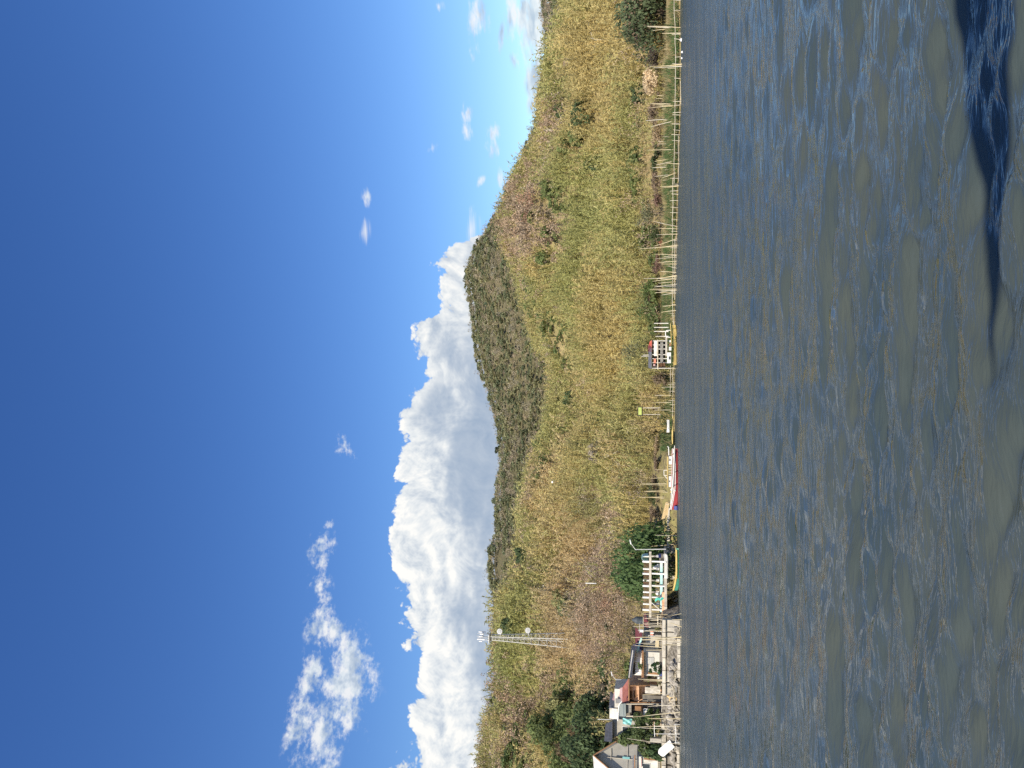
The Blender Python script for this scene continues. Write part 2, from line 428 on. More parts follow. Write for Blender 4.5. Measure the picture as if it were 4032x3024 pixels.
def soil_material():
    m, t, p = new_mat('soil')
    oc = t.node('ShaderNodeTexCoord').outputs['Object']
    f = t.noise(oc, 0.09, 6, 0.6); g = t.noise(oc, 1.3, 5, 0.65)
    c = t.mix(t.map(f, 0.35, 0.65), (0.36, 0.285, 0.135), (0.27, 0.245, 0.095))
    c = t.mix(t.map(g, 0.35, 0.7), c, (0.17, 0.135, 0.075))
    sp_ = t.node('ShaderNodeSeparateXYZ'); t.l.new(oc, sp_.inputs[0])
    gravel = t.m('MULTIPLY', t.map(sp_.outputs[0], -12, -17), t.map(sp_.outputs[1], 104, 101))   # crushed stone on the village shore
    c = t.mix(t.map(sp_.outputs[1], 285, 330), c, t.mix(t.map(g, 0.35, 0.7), (0.155, 0.135, 0.075), (0.10, 0.095, 0.05)))      # leaf litter under the far woods
    c = t.mix(gravel, c, t.mix(t.map(t.noise(oc, 3.5, 5, 0.7), 0.35, 0.65), (0.10, 0.09, 0.072), (0.30, 0.27, 0.22)))
    t.l.new(c, p.inputs['Base Color']); p.inputs['Roughness'].default_value = 0.95; p.inputs['Specular IOR Level'].default_value = 0.1
    b = t.node('ShaderNodeBump'); b.inputs['Distance'].default_value = 0.3; t.l.new(g, b.inputs['Height']); t.l.new(b.outputs[0], p.inputs['Normal'])
soil_material()
def grid(xs, ys):
    X, Y = np.meshgrid(xs, ys); ny, nx = X.shape
    i = np.arange(ny * nx).reshape(ny, nx)
    Q = np.stack([i[:-1, :-1], i[:-1, 1:], i[1:, 1:], i[1:, :-1]], -1).reshape(-1, 4)
    return X.ravel(), Y.ravel(), Q
gx = np.concatenate([np.arange(-620, -110, 8.0), np.arange(-110, 110, 1.6), np.arange(110, 621, 8.0)])
gy = np.concatenate([np.arange(80, 135, 0.8), np.arange(135, 280, 2.2), np.arange(280, 620, 5.0), np.arange(620, 1100, 30.0)])
GX, GY, GQ = grid(gx, gy)
land = mesh_np('hillside_terrain', np.stack([GX, GY, height(GX, GY)], 1), GQ, 'soil', smooth=True)
tag(land, kind='structure')

# ------------------------------------------------------------------ water
def water_material():
    m, t, p = new_mat('water')
    geo = t.node('ShaderNodeNewGeometry').outputs['Position']
    f = t.noise(t.v('MULTIPLY', geo, (0.35, 1.0, 1.0)), 0.5, 4, 0.6)
    c = t.mix(t.map(f, 0.35, 0.65), (0.042, 0.058, 0.057), (0.062, 0.073, 0.060))
    t.l.new(c, p.inputs['Base Color'])
    p.inputs['IOR'].default_value = 1.42
    far = t.v('LENGTH', geo)
    gust = t.noise(t.v('MULTIPLY', geo, (0.10, 0.55, 1.0)), 1.0, 4, 0.6)            # calmer and rougher streaks
    gust2 = t.noise(t.v('MULTIPLY', geo, (0.06, 0.20, 1.0)), 1.0, 3, 0.6)
    k = t.m('ADD', t.map(gust, 0.35, 0.65, -0.07, 0.09), t.map(gust2, 0.35, 0.65, -0.06, 0.08))
    rgh = t.m('ADD', t.map(far, 9, 65, 0.05, 0.33), t.m('MULTIPLY', k, t.map(far, 12, 40)))  # unresolved ripples blur the far mirror image
    t.l.new(rgh, p.inputs['Roughness'])
    w1 = t.noise(t.v('MULTIPLY', geo, (0.20, 1.25, 1.0)), 1.6, 3, 0.6, 0.2)
    w2 = t.noise(t.v('MULTIPLY', geo, (0.28, 1.5, 1.0)), 5.5, 3, 0.6, 0.2)
    w3 = t.noise(t.v('MULTIPLY', geo, (0.07, 0.5, 1.0)), 1.0, 3, 0.6, 0.2)
    h = t.m('ADD', t.m('MULTIPLY', w1, t.map(far, 8, 34, 0.050, 0.15)), t.m('MULTIPLY', w2, t.map(far, 6, 22, 0.034, 0.035)))
    h = t.m('ADD', h, t.m('MULTIPLY', w3, t.map(far, 20, 60, 0.0, 0.45)))
    b = t.node('ShaderNodeBump'); b.inputs['Strength'].default_value = 1.0; b.inputs['Distance'].default_value = 1.0
    t.l.new(h, b.inputs['Height']); t.l.new(b.outputs[0], p.inputs['Normal'])
water_material()
def wave_tile(n, size, wind, seed, amp, lmin, lmax, spread=3.0):
    rg = np.random.default_rng(seed)
    k = 2 * np.pi * np.fft.fftfreq(n, size / n); KX, KY = np.meshgrid(k, k)
    K = np.hypot(KX, KY); K[0, 0] = 1
    c = np.abs(KX * math.cos(wind) + KY * math.sin(wind)) / K
    S = K ** -3.2 * c ** spread; S[(K < 2 * np.pi / lmax) | (K > 2 * np.pi / lmin)] = 0
    H = np.sqrt(S) * (rg.normal(size=(n, n)) + 1j * rg.normal(size=(n, n)))
    z = np.real(np.fft.ifft2(H)); s = amp / z.std()
    dx = np.real(np.fft.ifft2(1j * KX / K * H)) * s; dy = np.real(np.fft.ifft2(1j * KY / K * H)) * s
    return z * s, dx, dy, size
# (tile, distance at which the grid gets too coarse for it)
TILES = [(wave_tile(256, 11.0, R(86), 3, 0.0205, 0.28, 0.75, 5.0), 14), (wave_tile(256, 27.0, R(80), 4, 0.040, 0.75, 2.4, 7.0), 42),
         (wave_tile(256, 19.3, R(96), 9, 0.016, 0.6, 1.6, 5.0), 28), (wave_tile(256, 61.0, R(74), 5, 0.020, 2.4, 8.0, 3.5), 400)]
def sample(tile, x, y):
    z, dx, dy, size = tile; n = z.shape[0]
    fx = (x / size * n) % n; fy = (y / size * n) % n
    i = fx.astype(int) % n; j = fy.astype(int) % n; a = fx - np.floor(fx); b = fy - np.floor(fy); i2 = (i + 1) % n; j2 = (j + 1) % n
    def s(f): return f[j, i] * (1 - a) * (1 - b) + f[j, i2] * a * (1 - b) + f[j2, i] * (1 - a) * b + f[j2, i2] * a * b
    return s(z), s(dx), s(dy)
wy = np.concatenate([np.arange(-40, 2, 3.0), np.arange(2, 4, .25), 4 * 1.0076 ** np.arange(0, 475)]); wy = wy[wy < 132]
hx = np.concatenate([np.arange(0, 3.2, 0.06), 3.2 * 1.024 ** np.arange(0, 165)]); hx = np.append(hx[hx < 115], [150, 260, 620])
wx = np.concatenate([-hx[:0:-1], hx])
WX, WY, WQ = grid(wx, wy)
WZ = np.zeros_like(WX); OX = np.zeros_like(WX); OY = np.zeros_like(WX)
WR = np.hypot(WX, WY)
for q, lim in TILES:
    a, b, c = sample(q, WX, WY); k = np.clip((lim * 1.35 - WR) / (lim * 0.5), 0, 1); WZ += a * k; OX += b * k; OY += c * k
fade = np.clip((WY + 6) / 8, 0, 1) * np.clip((150 - np.abs(WX)) / 40, 0, 1)
# the boat's own wake: a low ridge running across in front of the boat
crest = 7.75 + 0.2 * WX + 0.12 * np.sin(WX * 0.9)
dwk = WY - crest
wake = 0.045 * np.exp(-(dwk / 0.55) ** 2) - 0.04 * np.exp(-((dwk + 0.85) / 0.55) ** 2)
wake *= np.clip((WX + 3.4) / 4.5, 0.15, 1)
WZ = WZ * fade + wake * np.clip((40 - np.abs(WX)) / 20, 0, 1)
water = mesh_np('water', np.stack([WX - 0.8 * OX * fade, WY - 0.8 * OY * fade, WZ], 1), WQ, 'water', smooth=True)
tag(water, kind='structure')
# ------------------------------------------------------------------ plant shapes (numpy triangle soups)
def unit(v): return v / np.maximum(np.linalg.norm(v, axis=-1, keepdims=True), 1e-9)
def blades(P, D, L, Wd, rg):
    """one slender triangle per blade: root P, direction D, length L, width Wd"""
    n = len(P); side = unit(np.cross(D, rg.normal(size=(n, 3))))
    a = P - side * Wd[:, None] / 2; b = P + side * Wd[:, None] / 2; c = P + D * L[:, None]
    return np.stack([a, b, c], 1).reshape(-1, 3)
def leaves(P, N, L, Wd, rg):
    """one rhombic leaf (two triangles) per point, lying across normal N"""
    n = len(P); d = unit(np.cross(N, rg.normal(size=(n, 3)))); s = unit(np.cross(N, d))
    a = P - d * L[:, None] / 2; c = P + d * L[:, None] / 2; b = P + s * Wd[:, None] / 2; e = P - s * Wd[:, None] / 2
    return np.stack([a, b, c, a, c, e], 1).reshape(-1, 3)
def reed(rg, culms, nleaf, H, rad, lean, leaf, wid):
    """feathery bamboo or tall-grass clump; H is the mean culm height"""
    V, F = [], []
    for _ in range(culms):
        a = rg.uniform(0, 6.283); b = np.array([math.cos(a), math.sin(a), 0]); p0 = b * rad * rg.uniform(0, 1) ** 0.6
        h = H * rg.uniform(0.6, 1.2); l = lean * rg.uniform(0.2, 1.2)
        def cur(t): t = np.asarray(t)[:, None]; return p0 + b * (l * h * t ** 2.2) + np.array([0, 0, 1.0]) * h * (t - 0.22 * l * t ** 3)
        ts = np.array([0, .4, .75, 1.0]); q = cur(ts); w = np.array([.045, .04, .028, .008]) * wid; sd = np.array([-math.sin(a), math.cos(a), 0])
        for i in range(3):
            A, B, Cc, Dd = q[i] - sd * w[i], q[i] + sd * w[i], q[i + 1] + sd * w[i + 1], q[i + 1] - sd * w[i + 1]
            V.append(np.array([A, B, Cc, A, Cc, Dd])); F += [0.85, 0.85]
        t = rg.uniform(0.16, 1.0, nleaf) ** 0.8; P = cur(t)
        D = unit(b * 0.5 + rg.normal(size=(nleaf, 3)) * 0.65 + np.array([0, 0, 0.35]) - np.array([0, 0, 0.75]) * t[:, None])
        V.append(blades(P, D, leaf * rg.uniform(0.6, 1.3, nleaf), wid * 0.13 * rg.uniform(0.7, 1.4, nleaf), rg)); F += list(rg.uniform(0.84, 1.16, nleaf))
    V = np.concatenate(V); return V, np.repeat(np.array(F), 3)
def twiggy(rg, stems, H, spread, nleaf, wid=1.0):
    """bare, fine-branched shrub with a few dry leaves"""
    V, F = [], []
    def seg(p, d, L, w, lev):
        q = p + d * L; s = unit(np.cross(d, rg.normal(size=3)))
        V.append(np.array([p - s * w, p + s * w, q])); F.append(rg.uniform(0.8, 1.25))
        if lev:
            for _ in range(rg.integers(2, 5)):
                t = rg.uniform(0.3, 0.95); seg(p + d * L * t, unit(d + rg.normal(size=3) * 0.55 + np.array([0, 0, 0.12])), L * rg.uniform(0.4, 0.7), w * 0.7, lev - 1)
        elif nleaf:
            P = q + rg.normal(size=(nleaf, 3)) * 0.22
            V.append(leaves(P, unit(rg.normal(size=(nleaf, 3))), rg.uniform(.18, .34, nleaf) * wid, rg.uniform(.12, .2, nleaf) * wid, rg)); F.extend(list(np.repeat(rg.uniform(0.6, 1.3, nleaf), 2)))
    for _ in range(stems):
        a = rg.uniform(0, 6.283); d = unit(np.array([math.cos(a) * spread, math.sin(a) * spread, 1.0]))
        seg(np.array([math.cos(a), math.sin(a), 0]) * 0.25, d, H * rg.uniform(0.5, 0.8), 0.035 * wid, 2)
    V = np.concatenate(V); return V, np.repeat(np.array(F), 3)
def lumps(rg, n, rx, rz, zc, inner=0.55, r=(0.32, 0.5)):
    out = []
    for _ in range(n):
        d = unit(rg.normal(size=3)); d[2] = abs(d[2]) * 0.9 - 0.18
        c = np.array([d[0] * rx * inner, d[1] * rx * inner, zc + d[2] * rz * inner]) * np.array([1, 1, 1])
        out.append((c, rx * rg.uniform(*r), rg.uniform(0.8, 1.22)))
    return out
def leaf_ball(rg, lumplist, n, size, squash=0.8, jitter=0.16):
    w = np.array([l[1] ** 2 for l in lumplist]); k = rg.choice(len(lumplist), n, p=w / w.sum())
    Cn = np.array([l[0] for l in lumplist])[k]; Rr = np.array([l[1] for l in lumplist])[k]; Fv = np.array([l[2] for l in lumplist])[k]
    d = unit(rg.normal(size=(n, 3))); low = d[:, 2] < -0.35; d[low, 2] *= -0.5; d = unit(d)
    rr = Rr * (1 - np.abs(rg.normal(size=n)) * jitter + rg.uniform(0, 0.08, n))
    P = Cn + d * rr[:, None] * np.array([1, 1, squash])
    N = unit(d + rg.normal(size=(n, 3)) * 0.55)
    L = size * rg.uniform(0.6, 1.35, n)
    return leaves(P, N, L, L * rg.uniform(0.45, 0.75, n), rg), np.repeat(Fv * rg.uniform(0.75, 1.25, n), 6)
def scatter(name, protos, which, pos, scl, rot, col, mat, kind='stuff', label=None, cat=None, tilt=None):
    VV, CC = [], []
    for i, (V, F) in enumerate(protos):
        s = np.where(which == i)[0]
        if not len(s): continue
        c, n_ = np.cos(rot[s]), np.sin(rot[s])
        X = V[None, :, 0] * c[:, None] - V[None, :, 1] * n_[:, None]; Y = V[None, :, 0] * n_[:, None] + V[None, :, 1] * c[:, None]
        sc3 = scl[s]
        Q = np.stack([X * sc3[:, None, 0], Y * sc3[:, None, 0], np.broadcast_to(V[None, :, 2], X.shape) * sc3[:, None, 1]], -1) + pos[s][:, None, :]
        VV.append(Q.reshape(-1, 3)); CC.append((col[s][:, None, :] * F[None, :, None]).reshape(-1, 3))
    if not VV: return None
    V = np.concatenate(VV); Cc = np.clip(np.concatenate(CC), 0, 1)
    o = mesh_np(name, V, np.arange(len(V)).reshape(-1, 3), mat, Cc)
    return tag(o, label, cat, kind=kind)

rg = np.random.default_rng(21)
REEDS = [reed(rg, 7, 20, 3.5, 0.8, 0.40, 0.48, 0.9) for _ in range(5)]
REEDS_TALL = [reed(rg, 7, 26, 4.8, 0.8, 0.45, 0.5, 0.9) for _ in range(3)]
REEDS_FAR = [reed(rg, 7, 11, 3.5, 1.0, 0.40, 0.66, 1.5) for _ in range(4)]
TWIGS = [twiggy(rg, 5, 3.4, 0.5, 3, 0.9) for _ in range(5)]
TWIGS_FAR = [twiggy(rg, 3, 4.2, 0.5, 3, 1.55) for _ in range(4)]
BUSHES = [leaf_ball(rg, lumps(rg, 5, 1.6, 1.3, 1.35), 105, 0.48) for _ in range(4)]
WOODS = [leaf_ball(rg, lumps(rg, 6, 2.5, 2.0, 3.0), 80, 0.95, jitter=0.3) for _ in range(5)]

TINT = dict(gold=(0.56, 0.455, 0.165), ygreen=(0.40, 0.405, 0.125), tan=(0.60, 0.455, 0.225), brown=(0.36, 0.265, 0.175), grey=(0.37, 0.32, 0.235),
            green=(0.155, 0.20, 0.06), dark=(0.09, 0.135, 0.052), rust=(0.32, 0.19, 0.12), olive=(0.27, 0.265, 0.10))
# vegetation patches found on the slope: (px, py, half width m, half depth m, kind, strength)
PATCH = [(2070, 850, 9, 14, 'brown', 1.6), (2020, 940, 8, 12, 'brown', 1.4), (2110, 800, 6, 8, 'rust', 0.9), (2040, 770, 8, 8, 'brown', 1.3), (2170, 480, 6, 9, 'brown', .9), (2300, 420, 4, 7, 'brown', .8),
         (2180, 790, 4, 8, 'green', 1.2), (2120, 1200, 12, 9, 'green', .9), (2230, 1350, 5, 9, 'green', .8), (2350, 700, 9, 12, 'ygreen', 1.0), (2420, 900, 12, 10, 'ygreen', 1.0), (2300, 1050, 14, 14, 'ygreen', 1.0),
         (2430, 1250, 12, 10, 'gold', 1.3), (2480, 1420, 9, 8, 'gold', 1.2), (2300, 1480, 12, 10, 'gold', 1.1), (2250, 1650, 9, 12, 'ygreen', 1.1), (2190, 1850, 18, 14, 'tan', 1.1), (2140, 1830, 14, 6, 'green', .9),
         (2180, 2050, 16, 14, 'gold', 1.1), (2260, 1930, 14, 14, 'gold', .7), (2330, 2000, 9, 10, 'olive', .7), (2420, 2120, 8, 8, 'brown', 1.0), (2290, 2150, 9, 12, 'tan', 1.0), (2350, 2240, 7, 9, 'grey', .9),
         (2310, 2350, 9, 10, 'brown', .7), (2420, 2380, 9, 6, 'brown', 1.0), (2380, 2440, 8, 6, 'rust', .7), (2440, 2500, 8, 5, 'brown', .9), (2250, 2430, 5, 9, 'grey', 1.1), (2200, 2300, 7, 9, 'tan', .8),
         (2270, 2640, 10, 16, 'tan', 2.0), (2340, 2720, 7, 7, 'tan', 1.6), (2220, 2560, 5, 7, 'tan', 1.0), (2360, 2600, 8, 8, 'brown', .9), (2120, 2700, 12, 16, 'brown', 1.0), (2060, 2830, 10, 12, 'brown', 1.0),
         (2000, 2600, 12, 12, 'ygreen', .9), (1990, 2450, 12, 10, 'ygreen', 1.1), (2230, 2850, 9, 12, 'green', 1.6), (2330, 2870, 9, 9, 'dark', 1.7), (2200, 2970, 9, 12, 'green', 1.4), (2330, 2980, 8, 8, 'dark', 1.6),
         (2120, 2960, 9, 12, 'gold', .9), (2030, 2990, 10, 12, 'green', .8), (2250, 2750, 5, 8, 'green', .8), (2200, 150, 8, 12, 'ygreen', .8), (2400, 180, 9, 12, 'gold', 1.1), (2300, 300, 14, 12, 'gold', .8),
         (2440, 350, 10, 9, 'gold', .8), (2540, 700, 22, 3, 'brown', .9), (2560, 350, 14, 3, 'tan', .6), (2560, 1000, 20, 3, 'green', .7), (2560, 1650, 16, 4, 'tan', .6)]
kinds = list(TINT)
PW = []
for px, py, wx_, wd_, kd, st in PATCH:
    h = land_hit(px, py, 1.8)
    if h: PW.append((h[0], h[1], wx_, wd_, kinds.index(kd), st))
def zone(x, y):
    """weight of every vegetation kind at ground positions"""
    n = len(x); Wt = np.zeros((n, len(kinds)))
    a = fbm(x * 1.0, y * 0.8, 34, 4, 0.6, seed=7); b = fbm(x, y, 17, 3, 0.6, seed=8); c = 0.55 * fbm(x, y, 26, 3, 0.6, seed=9) + 0.85 * fbm(x + 0.5 * y, 0.16 * y, 34, 3, 0.5, seed=6) * -1.0
    left = np.clip(-(np.arctan2(x, y) + 0.16) * 6, 0, 1)
    Wt[:, kinds.index('gold')] = 0.55 + 0.55 * a - 0.25 * left
    Wt[:, kinds.index('ygreen')] = 0.55 - 0.55 * a - 0.15 * left
    Wt[:, kinds.index('brown')] = np.clip(1.0 * b - 0.14 + 0.34 * left, 0, 1)
    Wt[:, kinds.index('olive')] = np.clip(0.6 * c + 0.10 + 0.15 * left, 0, 1)
    Wt[:, kinds.index('green')] = np.clip(0.9 * c - 0.24, 0, 1) + 0.12 * left
    Wt[:, kinds.index('tan')] = np.clip(0.6 * -c - 0.12, 0, 1)
    Wt = np.clip(Wt, 0, None)
    for X, Y, wx_, wd_, k, st in PW:
        g = np.exp(-(((x - X) / wx_) ** 2 + ((y - Y) / wd_) ** 2)); Wt *= (1 - 0.75 * np.clip(g * st, 0, 1))[:, None]; Wt[:, k] += g * st
    return Wt / Wt.sum(1, keepdims=True)
def field(r0, r1, azm, step):
    n = int((r1 - r0) / step) + 1; out = []
    for i in range(n):
        r = r0 + i * step; m = max(int(2 * azm * r / step), 1)
        a = -azm + (np.arange(m) + rg.uniform(-0.45, 0.45, m) + 0.5 * (i % 2)) * step / r; rr = r + rg.uniform(-0.45, 0.45, m) * step
        out.append(np.stack([rr * np.sin(a), rr * np.cos(a)], 1))
    return np.concatenate(out)
AZM = 0.535
pts_ = field(95.0, 285.0, AZM, 1.55)
az_ = np.arctan2(pts_[:, 0], pts_[:, 1]); r_ = np.hypot(pts_[:, 0], pts_[:, 1])
keep = (r_ < front_r(az_) + 5) & (r_ > np.minimum(shore_r(az_) + 8.2 + 1.5 * np.sin(az_ * 31), 121))
keep &= ~((r_ > 190) & (rg.uniform(size=len(r_)) < 0.28))
# cleared ground: the village platform and the pad of the telecom mast
keep &= ~((az_ < -0.155) & (r_ < 119 + 5 * (az_ < -0.24)))
pts_ = pts_[keep]; r_ = r_[keep]; az_ = az_[keep]
Wt = zone(pts_[:, 0], pts_[:, 1]); cum = Wt.cumsum(1); _u = fbm(pts_[:, 0], pts_[:, 1], 13, 3, 0.7, seed=13) * 0.75; _u = np.clip(0.5 + 0.62 * _u + rg.normal(0, 0.13, len(pts_)), 0.001, 0.999); kind_i = (_u[:, None] > cum).sum(1).clip(0, len(kinds) - 1)
P3 = np.concatenate([pts_, (height(pts_[:, 0], pts_[:, 1]) - 0.15)[:, None]], 1)
KN = np.array(kinds)[kind_i]
def tint_of(names, spread=0.11):
    t = np.array([TINT[k] for k in names]); v = rg.normal(1, spread, (len(t), 1)).clip(0.55, 1.6); h = rg.normal(0, 0.045, (len(t), 1))
    return t * v * np.concatenate([1 + h, np.ones_like(h), 1 - h], 1)
far_ = r_ > 168
is_reed = np.isin(KN, ['gold', 'ygreen', 'olive', 'tan']); is_twig = np.isin(KN, ['brown', 'grey', 'rust']); is_bush = np.isin(KN, ['green', 'dark'])
SOFT = None
def put(name, mask, protos, mat, label, size=(0.6, 1.45), tall=1.0):
    n = mask.sum(); tc = tint_of(KN[mask])
    if SOFT is not None: tc = tc * 0.55 + SOFT[mask] * 0.45 * rg.normal(1, 0.08, (n, 1))
    s = rg.uniform(size[0], size[1], (n, 1)); sc2 = np.concatenate([s * rg.uniform(0.9, 1.15, (n, 1)), s * rg.uniform(0.85, 1.2, (n, 1)) * tall], 1)
    return scatter(name, protos, rg.integers(0, len(protos), n), P3[mask], sc2, rg.uniform(0, 6.283, n), tc, mat, 'stuff', label, 'vegetation')
# neighbouring plants share part of the local mean colour
RK = [kinds.index(k) for k in ('gold', 'ygreen', 'olive', 'tan')]; TA = np.array([TINT[k] for k in kinds]); _w = Wt[:, RK] + 1e-4; _w = _w / _w.sum(1, keepdims=True)
SOFT = _w @ TA[RK]
put('tall_grass', is_reed & ~far_ & (r_ < 124), REEDS, 'foliage', 'dry straw and yellow-green tall grass at the foot of the hill', (0.5, 0.95))
put('bamboo_thicket', is_reed & ~far_ & (r_ >= 124), REEDS + REEDS_TALL, 'foliage', 'feathery gold and yellow-green bamboo covering the lower hillside')
put('upper_slope_bamboo', is_reed & far_, REEDS_FAR, 'foliage', 'feathery gold bamboo covering the upper hillside up to the ridge', (0.6, 1.35))
SOFT = None
put('bare_scrub', is_twig & ~far_, TWIGS, 'twigs', 'leafless brown scrub on the lower hillside', (0.65, 1.15))
put('upper_slope_scrub', is_twig & far_, TWIGS_FAR, 'twigs', 'leafless brown scrub high on the hillside', (0.65, 1.1))
put('green_undergrowth', is_bush, BUSHES, 'foliage', 'low green bushes scattered through the hillside grass', (0.6, 1.15))
print('front clumps', len(pts_), 'twigs', is_twig.sum(), 'bush', is_bush.sum())
# woodland on the back hill
pb = field(300.0, 520.0, AZM, 3.4)
ab = np.arctan2(pb[:, 0], pb[:, 1]); rb_ = np.hypot(pb[:, 0], pb[:, 1])
kb = (rb_ < back_r(ab) + 8) & (rb_ > front_r(ab) + 40)
# only where the back hill stands clear of the front ridge
eb = (height(pb[:, 0], pb[:, 1]) + 7 - HC) / rb_
kb &= eb > np.interp(ab, FA, FE) - 0.012
pb, ab, rb_ = pb[kb], ab[kb], rb_[kb]
f1 = fbm(pb[:, 0], pb[:, 1], 30, 3, 0.6, seed=10) + rg.normal(0, 0.3, len(pb)); f2 = fbm(pb[:, 0], pb[:, 1], 60, 3, seed=11)
ridge = np.clip(1 - (back_r(ab) - rb_) / 18, 0, 1)
KB = np.where(f1 + 0.5 * ridge > 0.12, 'dark', np.where(f1 > -0.35, 'olive', np.where(f2 > 0.15, 'brown', 'grey')))
brown_right = (ab > 0.40)
KB = np.where(brown_right & (KB != 'dark'), 'brown', KB)
meadow = np.zeros(len(pb), bool)
for px, py, wx_, wd_ in ((1975, 2215, 10, 14), (1960, 1870, 9, 10)):
    h = land_hit(px, py, 1.0)
    if h: meadow |= ((pb[:, 0] - h[0]) / wx_) ** 2 + ((pb[:, 1] - h[1]) / wd_) ** 2 < 1
P3 = np.concatenate([pb, (height(pb[:, 0], pb[:, 1]) - 0.2)[:, None]], 1); KN = KB
OLD = dict(TINT)
TINT.update(dark=(0.17, 0.19, 0.09), olive=(0.255, 0.25, 0.115), brown=(0.32, 0.26, 0.17), grey=(0.31, 0.27, 0.18), gold=(0.40, 0.34, 0.15))  # far-hill tints lightened in place of distance haze
w_ = np.isin(KB, ['dark', 'olive'])
put('ridge_woodland', w_ & ~meadow, WOODS, 'foliage', 'grey-green scrub woodland covering the far hill behind', (0.6, 1.15))
put('ridge_scrub', ~w_ & ~meadow, TWIGS_FAR, 'twigs', 'leafless grey-brown trees between the far hill woodland', (0.9, 1.5))
KN = np.where(meadow, 'gold', KB)
put('meadow_grass', meadow, REEDS_FAR, 'foliage', 'pale grassy clearing on the far hill', (0.25, 0.4))
TINT.update(OLD)

# ------------------------------------------------------------------ materials of the built things
stained('bamboo', (0.62, 0.50, 0.28), (0.74, 0.66, 0.46), 2.0, 0.6, bump=0.1, dirt=(0.38, 0.30, 0.18), dirt_amt=0.5, stretch=(1, 1, 0.4))
stained('weathered_bamboo', (0.56, 0.49, 0.36), (0.68, 0.62, 0.50), 2.5, 0.8, bump=0.1, dirt=(0.30, 0.26, 0.20), dirt_amt=0.6, stretch=(1, 1, 0.4))
stained('white_paint', (0.78, 0.77, 0.72), (0.84, 0.83, 0.79), 1.5, 0.45, bump=0.05, dirt=(0.52, 0.48, 0.40), dirt_amt=0.35)
stained('whitewash', (0.62, 0.59, 0.51), (0.74, 0.71, 0.63), 1.6, 0.85, bump=0.2, dirt=(0.30, 0.27, 0.22), dirt_amt=0.7)
stained('yellow_paint', (0.54, 0.39, 0.12), (0.66, 0.52, 0.20), 2.0, 0.45, bump=0.05, dirt=(0.40, 0.26, 0.08), dirt_amt=0.5)
stained('green_paint', (0.04, 0.20, 0.135), (0.07, 0.27, 0.19), 2.0, 0.45, bump=0.05, dirt=(0.05, 0.10, 0.06), dirt_amt=0.5)
stained('red_paint', (0.31, 0.04, 0.05), (0.40, 0.07, 0.075), 2.0, 0.4, bump=0.05, dirt=(0.20, 0.04, 0.04), dirt_amt=0.5)
stained('blue_paint', (0.05, 0.07, 0.24), (0.08, 0.10, 0.30), 2.0, 0.5, bump=0.05)
stained('teal_paint', (0.36, 0.62, 0.58), (0.50, 0.70, 0.68), 0.9, 0.7, bump=0.1, dirt=(0.62, 0.64, 0.56), dirt_amt=0.7)
stained('teal_cloth', (0.05, 0.36, 0.27), (0.08, 0.46, 0.36), 3.0, 0.8, bump=0.3)
stained('concrete', (0.40, 0.37, 0.31), (0.50, 0.46, 0.39), 1.0, 0.9, bump=0.4, dirt=(0.20, 0.18, 0.15), dirt_amt=0.6)
stained('pale_concrete', (0.50, 0.46, 0.38), (0.64, 0.59, 0.49), 1.6, 0.9, bump=0.3, dirt=(0.22, 0.20, 0.16), dirt_amt=0.75)
stained('dark_concrete', (0.17, 0.155, 0.13), (0.24, 0.22, 0.185), 1.0, 0.95, bump=0.4, dirt=(0.08, 0.075, 0.06), dirt_amt=0.7)
stained('plaster_grey', (0.40, 0.38, 0.33), (0.47, 0.45, 0.39), 0.8, 0.9, bump=0.15, dirt=(0.27, 0.25, 0.21), dirt_amt=0.5)
stained('rubble', (0.30, 0.275, 0.235), (0.42, 0.385, 0.33), 2.0, 0.95, bump=0.6, dirt=(0.12, 0.11, 0.09), dirt_amt=0.7)
stained('red_roof', (0.27, 0.095, 0.075), (0.35, 0.14, 0.11), 1.0, 0.6, bump=0.1, dirt=(0.16, 0.06, 0.05), dirt_amt=0.6)
stained('pink_roof', (0.50, 0.31, 0.30), (0.60, 0.42, 0.40), 1.0, 0.6, bump=0.1, dirt=(0.33, 0.18, 0.16), dirt_amt=0.6)
stained('orange_roof', (0.62, 0.15, 0.09), (0.70, 0.22, 0.14), 1.0, 0.6, bump=0.1)
stained('maroon_roof', (0.17, 0.045, 0.045), (0.23, 0.07, 0.065), 1.0, 0.6, bump=0.1, dirt=(0.09, 0.04, 0.04), dirt_amt=0.5)
stained('grey_roof', (0.20, 0.205, 0.215), (0.29, 0.295, 0.30), 1.0, 0.55, metal=0.3, bump=0.1, dirt=(0.15, 0.11, 0.08), dirt_amt=0.5)
stained('dark_roof', (0.05, 0.055, 0.065), (0.085, 0.09, 0.10), 1.0, 0.6, bump=0.1, dirt=(0.10, 0.08, 0.06), dirt_amt=0.5)
stained('pale_roof', (0.56, 0.55, 0.52), (0.66, 0.65, 0.62), 1.0, 0.5, bump=0.1, dirt=(0.30, 0.24, 0.18), dirt_amt=0.75)
stained('tarp_green', (0.21, 0.235, 0.205), (0.26, 0.285, 0.25), 1.0, 0.7, bump=0.1)
stained('terracotta', (0.58, 0.34, 0.20), (0.68, 0.44, 0.28), 2.0, 0.8, bump=0.1, dirt=(0.35, 0.18, 0.10), dirt_amt=0.5)
stained('wood_brown', (0.28, 0.15, 0.07), (0.36, 0.20, 0.10), 2.5, 0.8, bump=0.2, dirt=(0.12, 0.07, 0.04), dirt_amt=0.5)
stained('rust_bar', (0.22, 0.12, 0.075), (0.30, 0.18, 0.11), 3.0, 0.9, bump=0.1)
stained('dark_gap', (0.035, 0.032, 0.028), (0.055, 0.05, 0.042), 2.0, 0.9, bump=0.1)  # near-black: shade painted into openings, also the tone of some dark parts
